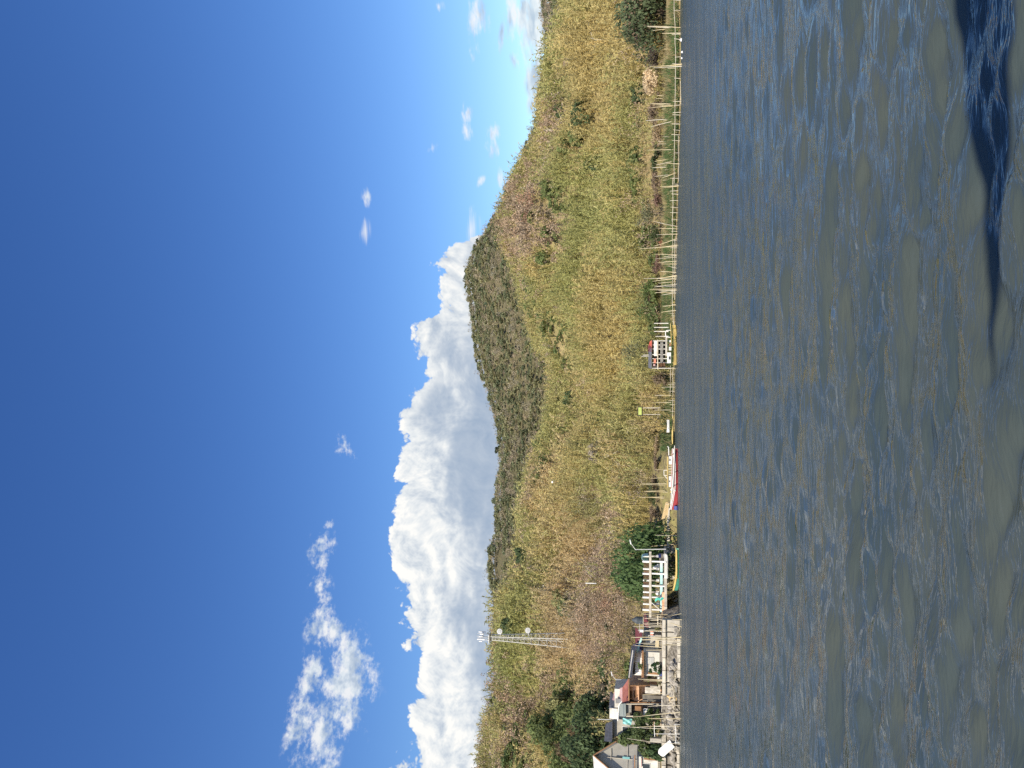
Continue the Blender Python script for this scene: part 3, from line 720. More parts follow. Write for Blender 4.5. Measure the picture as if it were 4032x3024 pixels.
stained('galvanised', (0.52, 0.52, 0.50), (0.64, 0.64, 0.61), 2.0, 0.5, metal=0.25, bump=0.0)
stained('mast_paint', (0.50, 0.49, 0.44), (0.60, 0.58, 0.52), 2.0, 0.5, bump=0.0)
stained('antenna_white', (0.80, 0.80, 0.79), (0.85, 0.85, 0.84), 2.0, 0.4, bump=0.0)
stained('lime_panel', (0.42, 0.50, 0.12), (0.52, 0.60, 0.18), 2.0, 0.6, bump=0.0)
stained('tank_dark', (0.06, 0.075, 0.085), (0.09, 0.105, 0.115), 2.0, 0.6, bump=0.1)
stained('glass_pane', (0.03, 0.04, 0.045), (0.045, 0.055, 0.06), 1.0, 0.12, bump=0.0, spec=0.6)
stained('thatch', (0.62, 0.44, 0.20), (0.74, 0.56, 0.30), 3.0, 0.9, bump=0.4, stretch=(3, 3, 1))
stained('net_grey', (0.22, 0.21, 0.19), (0.32, 0.31, 0.28), 6.0, 0.95, bump=0.6, dirt=(0.10, 0.09, 0.08), dirt_amt=0.7)
stained('coral_cloth', (0.62, 0.22, 0.14), (0.70, 0.32, 0.22), 3.0, 0.9, bump=0.2)
stained('white_cloth', (0.74, 0.72, 0.68), (0.80, 0.78, 0.74), 3.0, 0.9, bump=0.2)
stained('banana_stem', (0.24, 0.24, 0.10), (0.32, 0.28, 0.14), 3.0, 0.8, bump=0.2)
stained('cyan_tarp', (0.20, 0.50, 0.48), (0.32, 0.60, 0.57), 2.0, 0.6, bump=0.3)
# ------------------------------------------------------------------ single trees and shrubs
def soup(name, V, F, tint, mat, parent):
    c = np.array(tint)[None, :] * F[:, None]
    return mesh_np(name, V, np.arange(len(V)).reshape(-1, 3), mat, np.clip(c, 0, 1), parent)
def tree(name, base, H, Wd, tint, label, cat='tree', group=None, n=900, leaf=0.4, trunk_h=0.35, nl=12, seed=0, squash=0.85, skirt=False, trunk_tint='bark', second=None):
    """tapered trunk with limbs, and a crown of many leaves in uneven lumps"""
    g = np.random.default_rng(seed + 100)
    t = empty(name, base, 0, label, cat, group)
    th = H * trunk_h; r0 = max(0.05, H * 0.022)
    rx = Wd / 2; rz = (H - th) / 2; zc = th + rz
    ls = []
    for k in range(nl):
        d = unit(g.normal(size=3)); d[2] = abs(d[2]) * 1.15 - 0.25 if skirt else d[2] * 0.9 + 0.1
        s = g.uniform(0.5, 0.74)
        ls.append((np.array([d[0] * rx * s, d[1] * rx * s, zc + d[2] * rz * s - (rz * 0.25 if skirt else 0)]), rx * g.uniform(0.28, 0.44), g.uniform(0.78, 1.25)))
    m = MB()
    m.tube([(0, 0, -0.4), (g.normal() * 0.1, g.normal() * 0.1, th * 0.6), (g.normal() * 0.15, g.normal() * 0.15, th + rz * 0.4)], [r0 * 1.25, r0, r0 * 0.55], 7)
    for c, r, f in ls[:7]:
        m.tube([(0, 0, th * 0.7), tuple(c * np.array([0.5, 0.5, 0]) + np.array([0, 0, (th + c[2]) / 2])), tuple(c)], [r0 * 0.5, r0 * 0.35, r0 * 0.12], 5)
    m.build('trunk', trunk_tint, t)
    V, F = leaf_ball(g, ls, n, leaf, squash, 0.2)
    zb_ = 0.03 * H if skirt else th * 0.7
    V[:, 2] = zb_ + np.clip((V[:, 2] - np.percentile(V[:, 2], 1)) / (np.percentile(V[:, 2], 99.2) - np.percentile(V[:, 2], 1)), -0.02, 1.05) * (H - zb_); V[:, :2] *= Wd / 2 / np.percentile(np.abs(V[:, :2]), 99.3)
    cr = soup('crown', V, F, tint, 'foliage', t)
    if second is not None:
        V2, F2 = leaf_ball(g, ls, n // 4, leaf * 0.9, squash, 0.25); soup('dry_leaves', V2, F2, second, 'foliage', t)
    return t
def shrub(name, base, H, Wd, tint, label, kindness='leaf', group=None, n=260, leaf=0.26, seed=0):
    g = np.random.default_rng(seed + 500)
    t = empty(name, base, 0, label, 'shrub', group)
    V, F = twiggy(g, 7, H, 0.75 * Wd / H, 0, 1.1); V[:, 2] -= 0.15
    sx = Wd / 2 / max(np.abs(V[:, :2]).max(), 0.1); V[:, :2] *= min(sx, 1.6); V[:, 2] *= H * 1.0 / V[:, 2].max()
    soup('stems', V, F, (0.26, 0.20, 0.14), 'twigs', t)['kind'] = 'stuff'
    ls = []
    for k in range(9):
        a = g.uniform(0, 6.283); q = g.uniform(0, 0.68); ls.append((np.array([math.cos(a) * q * Wd / 2, math.sin(a) * q * Wd / 2, H * g.uniform(0.32, 0.72)]), Wd * g.uniform(0.15, 0.25), g.uniform(0.75, 1.25)))
    V, F = leaf_ball(g, ls, n, leaf, H / Wd * 0.95, 0.35); V[:, 2] = np.clip(V[:, 2], 0.05, None)
    soup('foliage', V, F, tint, 'foliage', t)
    return t
def spot(px, py, lift=0.2):
    h = land_hit(px, py, lift)
    if h is None: return None
    return Vector((h[0], h[1], ground(h[0], h[1])))
# the broad round tree beside the concrete frame
Yt = 111.0; pb_ = at(2630, 2205, Yt)
tree('round_tree', (pb_.x, Yt, ground(pb_.x, Yt)), 9.3, 11.6, (0.11, 0.185, 0.055), 'broad dark green round-crowned tree behind the white concrete frame', n=7200, leaf=0.34, trunk_h=0.08, nl=26, seed=2, skirt=True)
pb_ = at(2640, 62, 102.0)
tree('broad_tree', (pb_.x + 0.5, 102.0, ground(pb_.x, 102.0)), 6.6, 12.0, (0.10, 0.135, 0.06), 'low wide dark green tree with drooping crown at the end of the shore', n=5200, leaf=0.36, trunk_h=0.05, nl=24, seed=3, skirt=True, second=(0.24, 0.17, 0.11))
SLOPE = [ # px of the foot, py, height m, width m, tint, label
    (2205, 737, 4.6, 4.2, 'green', 'bright green tree high on the hillside above a pale rock patch'), (2208, 925, 4.4, 5.0, 'green', 'bright green tree at the lower edge of the brown scrub patch'),
    (2382, 640, 4.2, 3.8, 'dark', 'solitary dark green tree amid the gold bamboo of the mid slope'), (2330, 435, 4.2, 5.0, 'dark', 'dark green tree below the leaning pale dead trunk'),
    (2232, 433, 3.2, 3.6, 'dark', 'small dark tree beside the pale dead trunk high on the slope'), (2310, 487, 3.6, 4.2, 'dark', 'dark green tree directly beneath its twin on the right-hand slope'),
    (2262, 556, 3.8, 5.2, 'green', 'wide green tree under the right-hand ridge'), (2300, 536, 3.4, 4.0, 'green', 'green tree just below the wide one under the right-hand ridge'),
    (2520, 333, 2.2, 2.2, 'dark', 'small round dark green tree above the dry tan bush'), (2560, 362, 3.0, 3.2, 'dark', 'dark green tree touching the top of the dry tan bush'),
    (2285, 1570, 4.6, 5.2, 'dark', 'dark green tree in the grass above the lime panel'), (2385, 1783, 3.6, 5.0, 'grey', 'grey-green leafless-looking tree above the red boat'),
    (2212, 2061, 2.6, 2.6, 'dark', 'small dark tree in the tan grass above the round tree'), (2098, 2188, 5.2, 4.6, 'dark', 'dark green tree standing at the front ridge below the grassy knoll'),
    (2040, 2472, 4.2, 4.6, 'dark', 'dark round tree just behind the top of the telecom mast'), (2250, 2362, 4.2, 4.8, 'olive', 'olive tree on the slope between mast and round tree'),
    (2262, 2395, 3.6, 3.6, 'dark', 'dark green tree to the right of the mast foot'), (2110, 1215, 4.4, 6.5, 'green', 'wide green tree under the saddle of the wooded peak'),
    (2110, 1120, 4.2, 5.5, 'green', 'green tree at the top of the bamboo below the wooded peak'), (2170, 1010, 4.0, 4.2, 'green', 'green tree between the bamboo and the brown scrub'),
    (2290, 1352, 4.0, 5.0, 'olive', 'olive tree in the middle of the gold slope above the stilt hut'), (2150, 1760, 4.0, 5.5, 'green', 'green tree on the front ridge at the dip of the hills'),
    (2165, 1850, 4.0, 6.0, 'green', 'wide green tree along the front ridge right of the white lamp'), (2270, 242, 3.0, 3.6, 'brown', 'brown tree high in the gold slope near the right end'),
    (2420, 2900, 7.0, 8.0, 'dark', 'large dark tree behind the dark blue roof'), (2380, 2985, 7.5, 8.0, 'dark', 'large dark tree rising above the grey gable house'), (2330, 2860, 7.0, 8.0, 'green', 'tall green tree on the slope behind the village'),
    (2260, 2950, 6.5, 8.0, 'green', 'green tree high behind the grey gable house'), (2400, 2800, 6.0, 6.0, 'dark', 'dark tree behind the pink roof'), (2250, 2790, 5.0, 5.0, 'olive', 'olive tree at the edge of the tan bamboo stand'),
    (2340, 2930, 6.5, 7.0, 'rusty', 'russet-tinged tree among the dark trees behind the village'), (2180, 2880, 5.5, 6.5, 'green', 'green tree at the upper edge of the village woodland')]
for i, (px, py, H, Wd, tn, lb) in enumerate(SLOPE):
    b = spot(px, py)
    if b is None: print('no spot', px, py); continue
    tt = dict(TINT, rusty=(0.17, 0.12, 0.06))[tn]
    tree('hillside_tree', b, H, Wd, tt, lb, n=620 if H < 5 else 1500, leaf=0.5 if H < 5 else 0.46, trunk_h=0.18, nl=11, seed=i * 3, group='trees standing on the hillside')
# trees on the skyline
for i, (px, py, H, Wd, tn, lb) in enumerate([(1964, 1773, 6.6, 5.6, 'dark', 'flat-topped lone tree with two trunks on the low saddle skyline'), (1884, 948, 5.5, 6.5, 'dark', 'dark tree on the shoulder of the wooded peak'), (1950, 858, 5.0, 5.0, 'dark', 'dark tree where gold ridge meets the wooded peak'),
        (1835, 1100, 5.5, 9.0, 'dark', 'dark tree crowning the summit of the wooded peak'), (2117, 331, 3.2, 3.2, 'dark', 'small pointed dark tree on the right skyline dip'), (2113, 362, 3.0, 3.6, 'dark', 'small dark tree next to the pointed one on the right skyline'),
        (2104, 490, 2.6, 3.2, 'dark', 'dark shrub-like tree on the gold ridge skyline'), (2040, 650, 3.0, 3.6, 'dark', 'dark tree partway up the gold ridge skyline')]):
    a, e = azv(px, py); r = (back_r(a) if py > 840 and py < 2300 else front_r(a)) - 1.0
    x, y = r * math.sin(a), r * math.cos(a); gz = ground(x, y)
    o = tree('skyline_tree', (x, y, gz), H, Wd, (0.05, 0.07, 0.03), lb, n=700, leaf=0.6, trunk_h=0.5 if i == 0 else 0.2, nl=9, seed=i * 5 + 77, group='trees on the skyline', squash=0.6 if i == 0 else 0.85)
    if i == 0: MB().tube([(0.3, 0, -0.4), (1.2, 0, 2.0), (1.5, 0.2, 3.6)], [0.16, 0.12, 0.08], 6).build('second_trunk', 'bark', o)
# pale dead trunks
def dead_tree(px, py, H, lean, label, seed):
    b = spot(px, py)
    if b is None: return
    g = np.random.default_rng(seed); t = empty('dead_tree', b, 0, label, 'dead tree', 'bare pale trunks on the hillside')
    m = MB(); m.tube([(0, 0, -0.3), (lean * 0.4, 0, H * 0.5), (lean, 0.1, H)], [0.13, 0.09, 0.03], 6).build('trunk', 'weathered_bamboo', t)
    for k in range(3):
        f = g.uniform(0.45, 0.85); m = MB(); m.tube([(lean * f, 0, H * f), (lean * f + g.normal() * 0.9, g.normal() * 0.3, H * f + g.uniform(0.5, 1.3))], [0.05, 0.015], 5).build('branch', 'weathered_bamboo', t)
dead_tree(2215, 516, 4.6, 0.6, 'pale dead trunk standing in the brown scrub under the right ridge', 1)
dead_tree(2250, 452, 3.6, -0.9, 'pale dead trunk leaning over between two dark trees', 2)
dead_tree(2382, 160, 3.0, 0.8, 'pale bare branching snag in the gold slope near the right end', 3)
dead_tree(2480, 1760, 4.5, -2.0, 'pale bare trunk leaning far over above the white skiff', 4)
dead_tree(2540, 1690, 3.6, 0.3, 'pale bare trunk standing above the white skiff', 5)
dead_tree(2500, 1835, 4.0, 0.1, 'tall pale straight snag above the red boat', 6)
dead_tree(2500, 1560, 4.0, 0.0, 'tall pale straight snag right of the lime panel', 7)
# shrubs along the foot of the hill: px top, px foot, py, width px, tint, label
FOOT = [(2535, 2622, 225, 75, 'dark_twig', 'dark leafless bush in the gap between broad tree and dry tan bush'), (2528, 2640, 312, 110, 'dry', 'dry tan bush with pale leaves behind the shore poles'), (2570, 2630, 390, 55, 'brownleaf', 'low brown bush left of the dry tan bush'),
        (2545, 2634, 445, 60, 'brownleaf', 'brown bush behind the first leaning pole pair'), (2560, 2632, 520, 85, 'tanleaf', 'wide straw-brown bush at the grass edge'), (2570, 2630, 590, 50, 'deep', 'deep green bush in the dark hollow'), (2545, 2625, 635, 60, 'deep', 'deep green bush left of the dark hollow'),
        (2560, 2628, 715, 70, 'brownleaf', 'brown bush behind the pole cluster'), (2565, 2625, 780, 60, 'redbrown', 'reddish brown bush in the middle of the grassy shore'), (2492, 2625, 850, 90, 'greyleaf', 'tall grey-green bush leaning over the grassy shore'), (2555, 2618, 915, 60, 'deep', 'deep green bush beside the crossed poles'),
        (2590, 2622, 945, 40, 'rust', 'small rust-coloured bush at the crossed poles'), (2560, 2620, 1030, 75, 'redbrown', 'wide reddish brown bush above the pole row'), (2510, 2600, 1135, 60, 'green', 'bright green bush above the dark red bush'), (2545, 2618, 1165, 75, 'darkred', 'dark red leafless bush behind the thickest pole cluster'),
        (2495, 2608, 1225, 75, 'green', 'tall green bush right of the stilt hut'), (2575, 2618, 1262, 45, 'brownleaf', 'brown bush by the row of white posts'), (2440, 2560, 1390, 95, 'greyleaf', 'large grey-green bush rising behind the stilt hut roof'), (2560, 2622, 1490, 60, 'brownleaf', 'brown bush left of the stilt hut'),
        (2560, 2618, 1545, 50, 'olive', 'olive bush by the bamboo fence posts'), (2570, 2618, 1690, 60, 'tanleaf', 'straw-brown bush above the white skiff'), (2565, 2618, 1760, 60, 'tanleaf', 'straw-brown bush above the stern of the red boat'), (2570, 2615, 1830, 60, 'brownleaf', 'brown bush above the yellow boat roof'),
        (2560, 2618, 1900, 60, 'brownleaf', 'brown bush behind the twin poles'), (2545, 2618, 1955, 70, 'deep', 'dark green bush behind the bow of the red boat'), (2555, 2622, 2025, 60, 'brownleaf', 'brown bush under the tan mat'), (2585, 2625, 1612, 45, 'brownleaf', 'small brown bush below the lime panel')]
FT = dict(dark_twig=(0.10, 0.08, 0.06), dry=(0.70, 0.54, 0.31), brownleaf=(0.24, 0.175, 0.11), tanleaf=(0.38, 0.28, 0.16), deep=(0.07, 0.095, 0.035), redbrown=(0.20, 0.12, 0.085), greyleaf=(0.17, 0.175, 0.085), rust=(0.34, 0.15, 0.075), green=(0.13, 0.19, 0.05), darkred=(0.17, 0.085, 0.065), olive=(0.22, 0.21, 0.08))
def shoreY(py, px=2662):
    a, _ = azv(px, py); return float(shore_r(a)) * math.cos(a)
for i, (p0, p1, py, w, tn, lb) in enumerate(FOOT):
    Y = shoreY(py) + 5.6 + 0.7 * (i % 3)
    if py > 1300 and py < 1500: Y = 121
    a = at(p1, py, Y); gz = ground(a.x, Y); top = at(p0, py, Y).z
    shrub('shore_bush', (a.x, Y, gz - 0.1), max(1.0, (top - gz) * 1.12), w * mpp(Y) * 1.4, FT[tn], lb, group='bushes along the foot of the hill', n=620 if tn != 'dry' else 1500, leaf=0.27 if tn != 'dry' else 0.32, seed=i)
# banana plants
def banana(px, py, Y, H, label, seed, spread=1.5, n=8):
    g = np.random.default_rng(seed); a = at(px, py, Y); gz = ground(a.x, Y)
    t = empty('banana_plant', (a.x, Y, gz), 0, label, 'banana plant', 'banana plants between the houses')
    MB().tube([(0, 0, -0.3), (0.05, 0, H * 0.35), (0.08, 0, H * 0.62)], [0.16, 0.13, 0.08], 7).build('stem', 'banana_stem', t)
    for k in range(n):
        an = k * 2.4 + g.uniform(-0.4, 0.4); L = spread * g.uniform(0.8, 1.25); up = g.uniform(0.35, 1.3)
        d = np.array([math.cos(an), math.sin(an), 0]); s = np.array([-math.sin(an), math.cos(an), 0]); V, Q = [], []
        for j in range(7):
            f = j / 6; c = np.array([0.06, 0, H * 0.6]) + d * L * f * (0.55 + 0.45 / up) + np.array([0, 0, 1]) * (up * L * (f - 0.62 * f * f * f))
            w = 0.30 * math.sin(math.pi * min(0.97, 0.08 + 0.92 * f)) ** 0.7 + 0.02
            V += [c - s * w + np.array([0, 0, 0.05]), c - np.array([0, 0, 0.03]), c + s * w + np.array([0, 0, 0.05])]
            if j: b = (j - 1) * 3; Q += [(b, b + 1, b + 4, b + 3), (b + 1, b + 2, b + 5, b + 4)]
        V = np.array(V); c = np.tile(np.array((0.16, 0.24, 0.055)) * g.uniform(0.75, 1.3), (len(V), 1))
        mesh_np('leaf', V, np.array(Q), 'foliage', c, t)
banana(2452, 2685, 108, 4.2, 'banana plant with upright leaves behind the long white house', 1)
banana(2455, 2712, 109, 4.6, 'banana plant rising behind the pink roof', 2)
banana(2430, 2755, 111, 4.6, 'banana plant showing pale leaves above the dark roof', 3, 1.7)
banana(2462, 2858, 102, 3.2, 'banana plant in front of the dark blue roof', 4, 1.25)
banana(2520, 2660, 103.5, 2.2, 'low banana plant between long white house and red-roofed house', 5, 1.0)
# ------------------------------------------------------------------ built things
class Thing:
    """an Empty at the thing's base; parts are given in photograph pixels at depth Y"""
    def __init__(s, name, px, py, Y, label, cat, group=None, z=None):
        a = at(px, py, Y); s.Y = Y; s.o = Vector((a.x, Y, a.z if z is None else z)); s.e = empty(name, s.o, 0, label, cat, group)
    def p(s, px, py, dy=0.0): return at(px, py, s.Y + dy) - s.o
    def box(s, name, px0, px1, py0, py1, mat, dy=0.0, dep=0.2, parent=None, bevel=0.0):
        a, b = at(px1, py1, s.Y + dy) - s.o, at(px0, py0, s.Y + dy) - s.o
        par = parent or s.e
        return MB().box((min(a.x, b.x), dy, min(a.z, b.z)), (max(a.x, b.x), dy + dep, max(a.z, b.z))).build(name, mat, par, bevel=bevel)
    def bar(s, name, a, b, r, mat, dy=0.0, dy2=None, r2=None, parent=None, n=6):
        return MB().bar(s.p(a[0], a[1], dy), s.p(b[0], b[1], dy if dy2 is None else dy2), r, r2, n).build(name, mat, parent or s.e)
    def sheet(s, name, pts, mat, t=0.04, parent=None, ribs=0, amp=0.03):
        q = [s.p(*p) for p in pts]; m = MB()
        m.corrugated(q, t, ribs, amp) if ribs else m.slab(q, t)
        return m.build(name, mat, parent or s.e)
    def window(s, px0, px1, py0, py1, dy=-0.03, frame='white_paint', bars=1):
        w = s.box('window', px0, px1, py0, py1, 'glass_pane', dy, 0.06)
        f = MB(); a, b = at(px1, py1, s.Y + dy) - s.o, at(px0, py0, s.Y + dy) - s.o
        for q in range(bars + 1):
            x = a.x + (b.x - a.x) * q / bars; f.box((x - 0.03, dy - 0.03, a.z - 0.03), (x + 0.03, dy - 0.004, b.z + 0.03))
        for z in (a.z, b.z): f.box((a.x + 0.031, dy - 0.026, z - 0.03), (b.x - 0.031, dy - 0.006, z + 0.03))
        f.build('window_frame', frame, w)
        return w

# ---- seawall along the village: coping blocks on concrete panels
def wall_run(name, py0, py1, px_top, px_mid, px_foot, label, off, mats):
    Y = shoreY((py0 + py1) / 2) + off
    T = Thing(name, px_foot, (py0 + py1) / 2, Y, label, 'wall')
    n = max(3, int(abs(py1 - py0) / 44)); g = random.Random(py0)
    for k in range(n):
        a, b = py0 + (py1 - py0) * k / n, py0 + (py1 - py0) * (k + 1) / n
        j = g.uniform(-0.03, 0.03); gap = 0.5
        T.box('coping_block', px_top + g.uniform(-0.8, 0.8), px_mid, a + gap, b - gap, mats[0], -0.25 + j, 1.1, bevel=0.03)
        T.box('wall_panel', px_mid, px_foot, a + gap * 0.6, b - gap * 0.6, mats[1], 0.02 + j, 0.6, bevel=0.02)
    return T
wall_run('seawall', 2440, 2740, 2608, 2621, 2684, 'grey seawall with pale coping below the long white and red-roofed houses', 1.6, ('pale_concrete', 'concrete'))
wall_run('seawall', 2740, 3060, 2605, 2622, 2684, 'grey seawall with pale coping below the grey gable house', 1.6, ('pale_concrete', 'dark_concrete'))
wall_run('seawall', 2000, 2180, 2626, 2637, 2668, 'block seawall between tan mat and green boat', 1.0, ('pale_concrete', 'concrete'))
wall_run('seawall', 2180, 2440, 2618, 2634, 2668, 'block seawall below the white concrete frame', 1.2, ('pale_concrete', 'pale_concrete'))
# cream ledge at the waterline
T = Thing('landing_ledge', 2676, 2590, shoreY(2590) - 0.2, 'low cream concrete ledge at the waterline below the long white house', 'ledge')
for k in range(5): T.box('slab', 2667 + (k % 2), 2684, 2515 + k * 31 + .4, 2515 + (k + 1) * 31 - .4, 'pale_concrete', 0, 1.2, bevel=0.03)
T = Thing('landing_ledge', 2670, 2990, shoreY(2990) - 0.4, 'low cream concrete ledge at the waterline at the frame edge', 'ledge')
for k in range(3): T.box('slab', 2664 + 2 * k % 3, 2682, 2935 + k * 36 + .4, 2935 + (k + 1) * 36 - .4, 'pale_concrete', 0, 1.0, bevel=0.03)
# rocks at the foot of the wall
rock_meshes = []
for k in range(6):
    g = np.random.default_rng(k + 40); import bmesh
    bm = bmesh.new(); bmesh.ops.create_icosphere(bm, subdivisions=2, radius=0.5)
    for v in bm.verts:
        d = v.co.normalized(); v.co *= 1 + 0.22 * math.sin(3 * d.x + k) * math.cos(2.3 * d.y + 2 * k) + 0.14 * math.sin(5 * d.z + 3 * d.x + k)
    me = bpy.data.meshes.new('rock'); bm.to_mesh(me); bm.free(); me.materials.append(MAT['rubble']); rock_meshes.append(me)
def rock(px, py, Y, size, label, group):
    a = at(px, py, Y); o = bpy.data.objects.new('rock', random.choice(rock_meshes)); C.objects.link(o)
    o.location = a; o.rotation_euler = (random.uniform(0, 3), random.uniform(0, 3), random.uniform(0, 6)); o.scale = (size * random.uniform(.8, 1.4), size, size * random.uniform(.55, .9))
    tag(o, label, 'rock', group)
for k in range(80):
    py = random.uniform(2600, 3030); rock(random.uniform(2640, 2674), py, shoreY(py) + random.uniform(-0.2, 1.0), random.uniform(0.4, 0.95), 'grey rock in the heap along the seawall foot below the houses', 'rocks below the village seawall')
for k in range(16):
    py = random.uniform(2330, 2520); rock(random.uniform(2650, 2672), py, shoreY(py) + random.uniform(-0.1, 0.7), random.uniform(0.35, 0.7), 'grey rock in the heap below the bamboo pole cluster', 'rocks below the pole cluster')
# heap of brown nets and debris on the slope
def heap(name, px0, px1, py0, py1, Y, mat, label, cat, seed, strands=14):
    a, b = at(px1, py1, Y), at(px0, py0, Y); g = np.random.default_rng(seed)
    t = empty(name, ((a.x + b.x) / 2, Y, a.z), 0, label, cat)
    n = 13; X, Yy = np.meshgrid(np.linspace(-1, 1, n), np.linspace(-1, 1, n)); rr = np.clip(1 - X ** 2 - Yy ** 2, 0, 1) ** 0.5
    Z = rr * (b.z - a.z) * (0.8 + 0.3 * np.sin(X * 5 + seed) * np.cos(Yy * 4 + seed)) - 0.1
    i = np.arange(n * n).reshape(n, n); Q = np.stack([i[:-1, :-1], i[:-1, 1:], i[1:, 1:], i[1:, :-1]], -1).reshape(-1, 4)
    mesh_np('pile', np.stack([X.ravel() * (b.x - a.x) / 2, Yy.ravel() * 0.8, Z.ravel()], 1), Q, mat, parent=t)
    for k in range(strands):
        x = g.uniform(-0.5, 0.5) * (b.x - a.x); m = MB(); z0 = g.uniform(0.1, 0.9) * (b.z - a.z)
        m.tube([(x, -0.85, z0), (x + g.normal() * 0.4, -0.9, z0 * 0.6), (x + g.normal() * 0.7, -0.8, g.uniform(0, 0.3))], 0.025, 5); m.build('rope', 'weathered_bamboo', t)
heap('net_heap', 2634, 2663, 2618, 2668, shoreY(2640) + 0.9, 'net_grey', 'heap of grey-brown fishing net on the seawall slope below the long white house', 'net heap', 1)
heap('net_heap', 2622, 2660, 2680, 2722, shoreY(2700) + 0.9, 'net_grey', 'grey net and tarp bundle slumped over the seawall coping', 'net heap', 2)
heap('brush_heap', 2622, 2660, 2727, 2770, shoreY(2750) + 0.9, 'thatch', 'heap of tan bamboo brush on the slope below the red-roofed house', 'brush heap', 3, 22)
heap('net_heap', 2640, 2662, 2855, 2900, shoreY(2880) + 0.8, 'net_grey', 'brown debris heap beside the tilted white skiff', 'debris heap', 4)

# ---- grey gable house at the frame edge
Y = 103.0
T = Thing('gable_house', 2590, 2985, Y, 'grey plastered house with wide gable at the frame edge', 'house')
w = MB()
apex = T.p(2338, 2976, 1.0); er = T.p(2420, 2925, 1.9); el = T.p(2424, 3050, -0.2); zb = T.p(2600, 2985).z
for pts in ([el, apex, er],):
    A = [Vector((el.x, el.y, zb)), Vector((el.x, el.y, el.z)), apex, er, Vector((er.x, er.y, zb))]
    bk = Vector((-6.5, 4.0, 0))
    w.add(A + [q + bk for q in A], [(0, 4, 3, 2, 1), (5, 6, 7, 8, 9), (0, 1, 6, 5), (3, 4, 9, 8), (0, 5, 9, 4)])
wall_o = w.build('wall', 'plaster_grey', T.e)
nrm = Vector((er.y - el.y, -(er.x - el.x), 0)).normalized(); 
if nrm.y > 0: nrm = -nrm
ov = nrm * 0.55; up = Vector((0, 0, 0.06)); al = (er - el); al.z = 0; al.normalize()
def rf(e0, lowdir, name, mat, ribs):
    low = e0 + (e0 - apex) * 0.10
    q = [apex + ov + up, low + ov + up, low + bk + up, apex + bk + up]
    m = MB(); m.corrugated([q[0], q[3], q[2], q[1]], 0.05, ribs, 0.025); return m.build(name, mat, T.e)
rf(el, 0, 'roof_front', 'pale_roof', 22); rf(er, 0, 'roof_rear', 'grey_roof', 22)
for e0 in (el, er):
    MB().bar(apex + ov + Vector((0, 0, 0.02)), e0 + (e0 - apex) * 0.10 + ov + Vector((0, 0, 0.02)), 0.09, None, 4).build('barge_board', 'wood_brown', T.e)
# plaster bands and window on the gable
def on_wall(fx, z): 
    q = el + (er - el) * fx; return Vector((q.x, q.y, z)) + nrm * 0.025
for fx in (0.52,): MB().bar(on_wall(fx, zb), on_wall(fx, apex.z - 1.0), 0.05, None, 4).build('pilaster', 'concrete', T.e)
for zz in (2404, 2470): 
    z = T.p(zz, 2976).z; MB().bar(on_wall(0.1 if zz > 2420 else 0.42, z), on_wall(0.95 if zz > 2420 else 0.8, z), 0.05, None, 4).build('band', 'concrete', T.e)
wz0, wz1 = T.p(2470, 2980).z, T.p(2424, 2980).z
A = [on_wall(0.52, wz0), on_wall(0.58, wz0), on_wall(0.58, wz1), on_wall(0.52, wz1)]
wd = MB().slab([q + nrm * 0.02 for q in A][::-1], 0.05).build('window', 'glass_pane', T.e)
MB().slab([q + nrm * 0.08 for q in [on_wall(0.515, wz0 - .3), on_wall(0.585, wz0 - .3), on_wall(0.585, (wz0 + wz1) / 2 - .1), on_wall(0.515, (wz0 + wz1) / 2 - .1)]][::-1], 0.03).build('shutter', 'cyan_tarp', wd)
# lower shed beside it
T = Thing('lean_to_shed', 2585, 3000, 99.0, 'pinkish white shed with dark rusty roof edge in front of the gable house', 'shed')
T.box('wall', 2508, 2590, 2978, 3060, 'whitewash', 0, 3.0); T.sheet('roof', [(2502, 3065, -0.5), (2502, 2974, -0.5), (2492, 2974, 3.2), (2492, 3065, 3.2)], 'grey_roof', 0.05, ribs=16, amp=0.03)
T.box('fascia', 2497, 2501, 2974, 3062, 'wood_brown', -0.56, 0.05); T.window(2530, 2560, 3005, 3030); T.box('door', 2535, 2588, 2984, 2996, 'wood_brown', -0.05, 0.06)
T.box('shelf', 2524, 2527, 2985, 3022, 'pink_roof', -0.25, 0.3)
# leafy yard tree in front of the gable
b = at(2590, 2925, 100.0); tree('yard_tree', (b.x, 100.0, ground(b.x, 100)), 5.6, 3.9, (0.12, 0.165, 0.05), 'loose green tree in front of the grey gable house', n=1500, leaf=0.3, trunk_h=0.22, nl=11, seed=61)
b = at(2590, 2865, 99.5); tree('yard_tree', (b.x, 99.5, ground(b.x, 99.5)), 3.8, 3.6, (0.085, 0.12, 0.04), 'darker green tree right of the yard tree, below the banana plant', n=1000, leaf=0.3, trunk_h=0.2, nl=9, seed=62)
b = at(2590, 2968, 98.6); tree('yard_tree', (b.x, 98.6, ground(b.x, 98.6)), 3.0, 2.2, (0.075, 0.13, 0.045), 'small blue-green tree against the gable house shed', n=520, leaf=0.26, trunk_h=0.2, nl=7, seed=63)
b = at(2590, 2832, 98.4); tree('yard_tree', (b.x, 98.4, ground(b.x, 98.4)), 2.4, 2.2, (0.10, 0.15, 0.04), 'low green bushy tree behind the seawall below the teal tarp', n=480, leaf=0.25, trunk_h=0.15, nl=7, seed=64)
b = at(2592, 2636, 97.9); tree('yard_tree', (b.x, 97.9, ground(b.x, 97.9)), 1.75, 1.5, (0.05, 0.115, 0.04), 'deep green bush tree against the long white house wall', n=420, leaf=0.2, trunk_h=0.15, nl=7, seed=65)
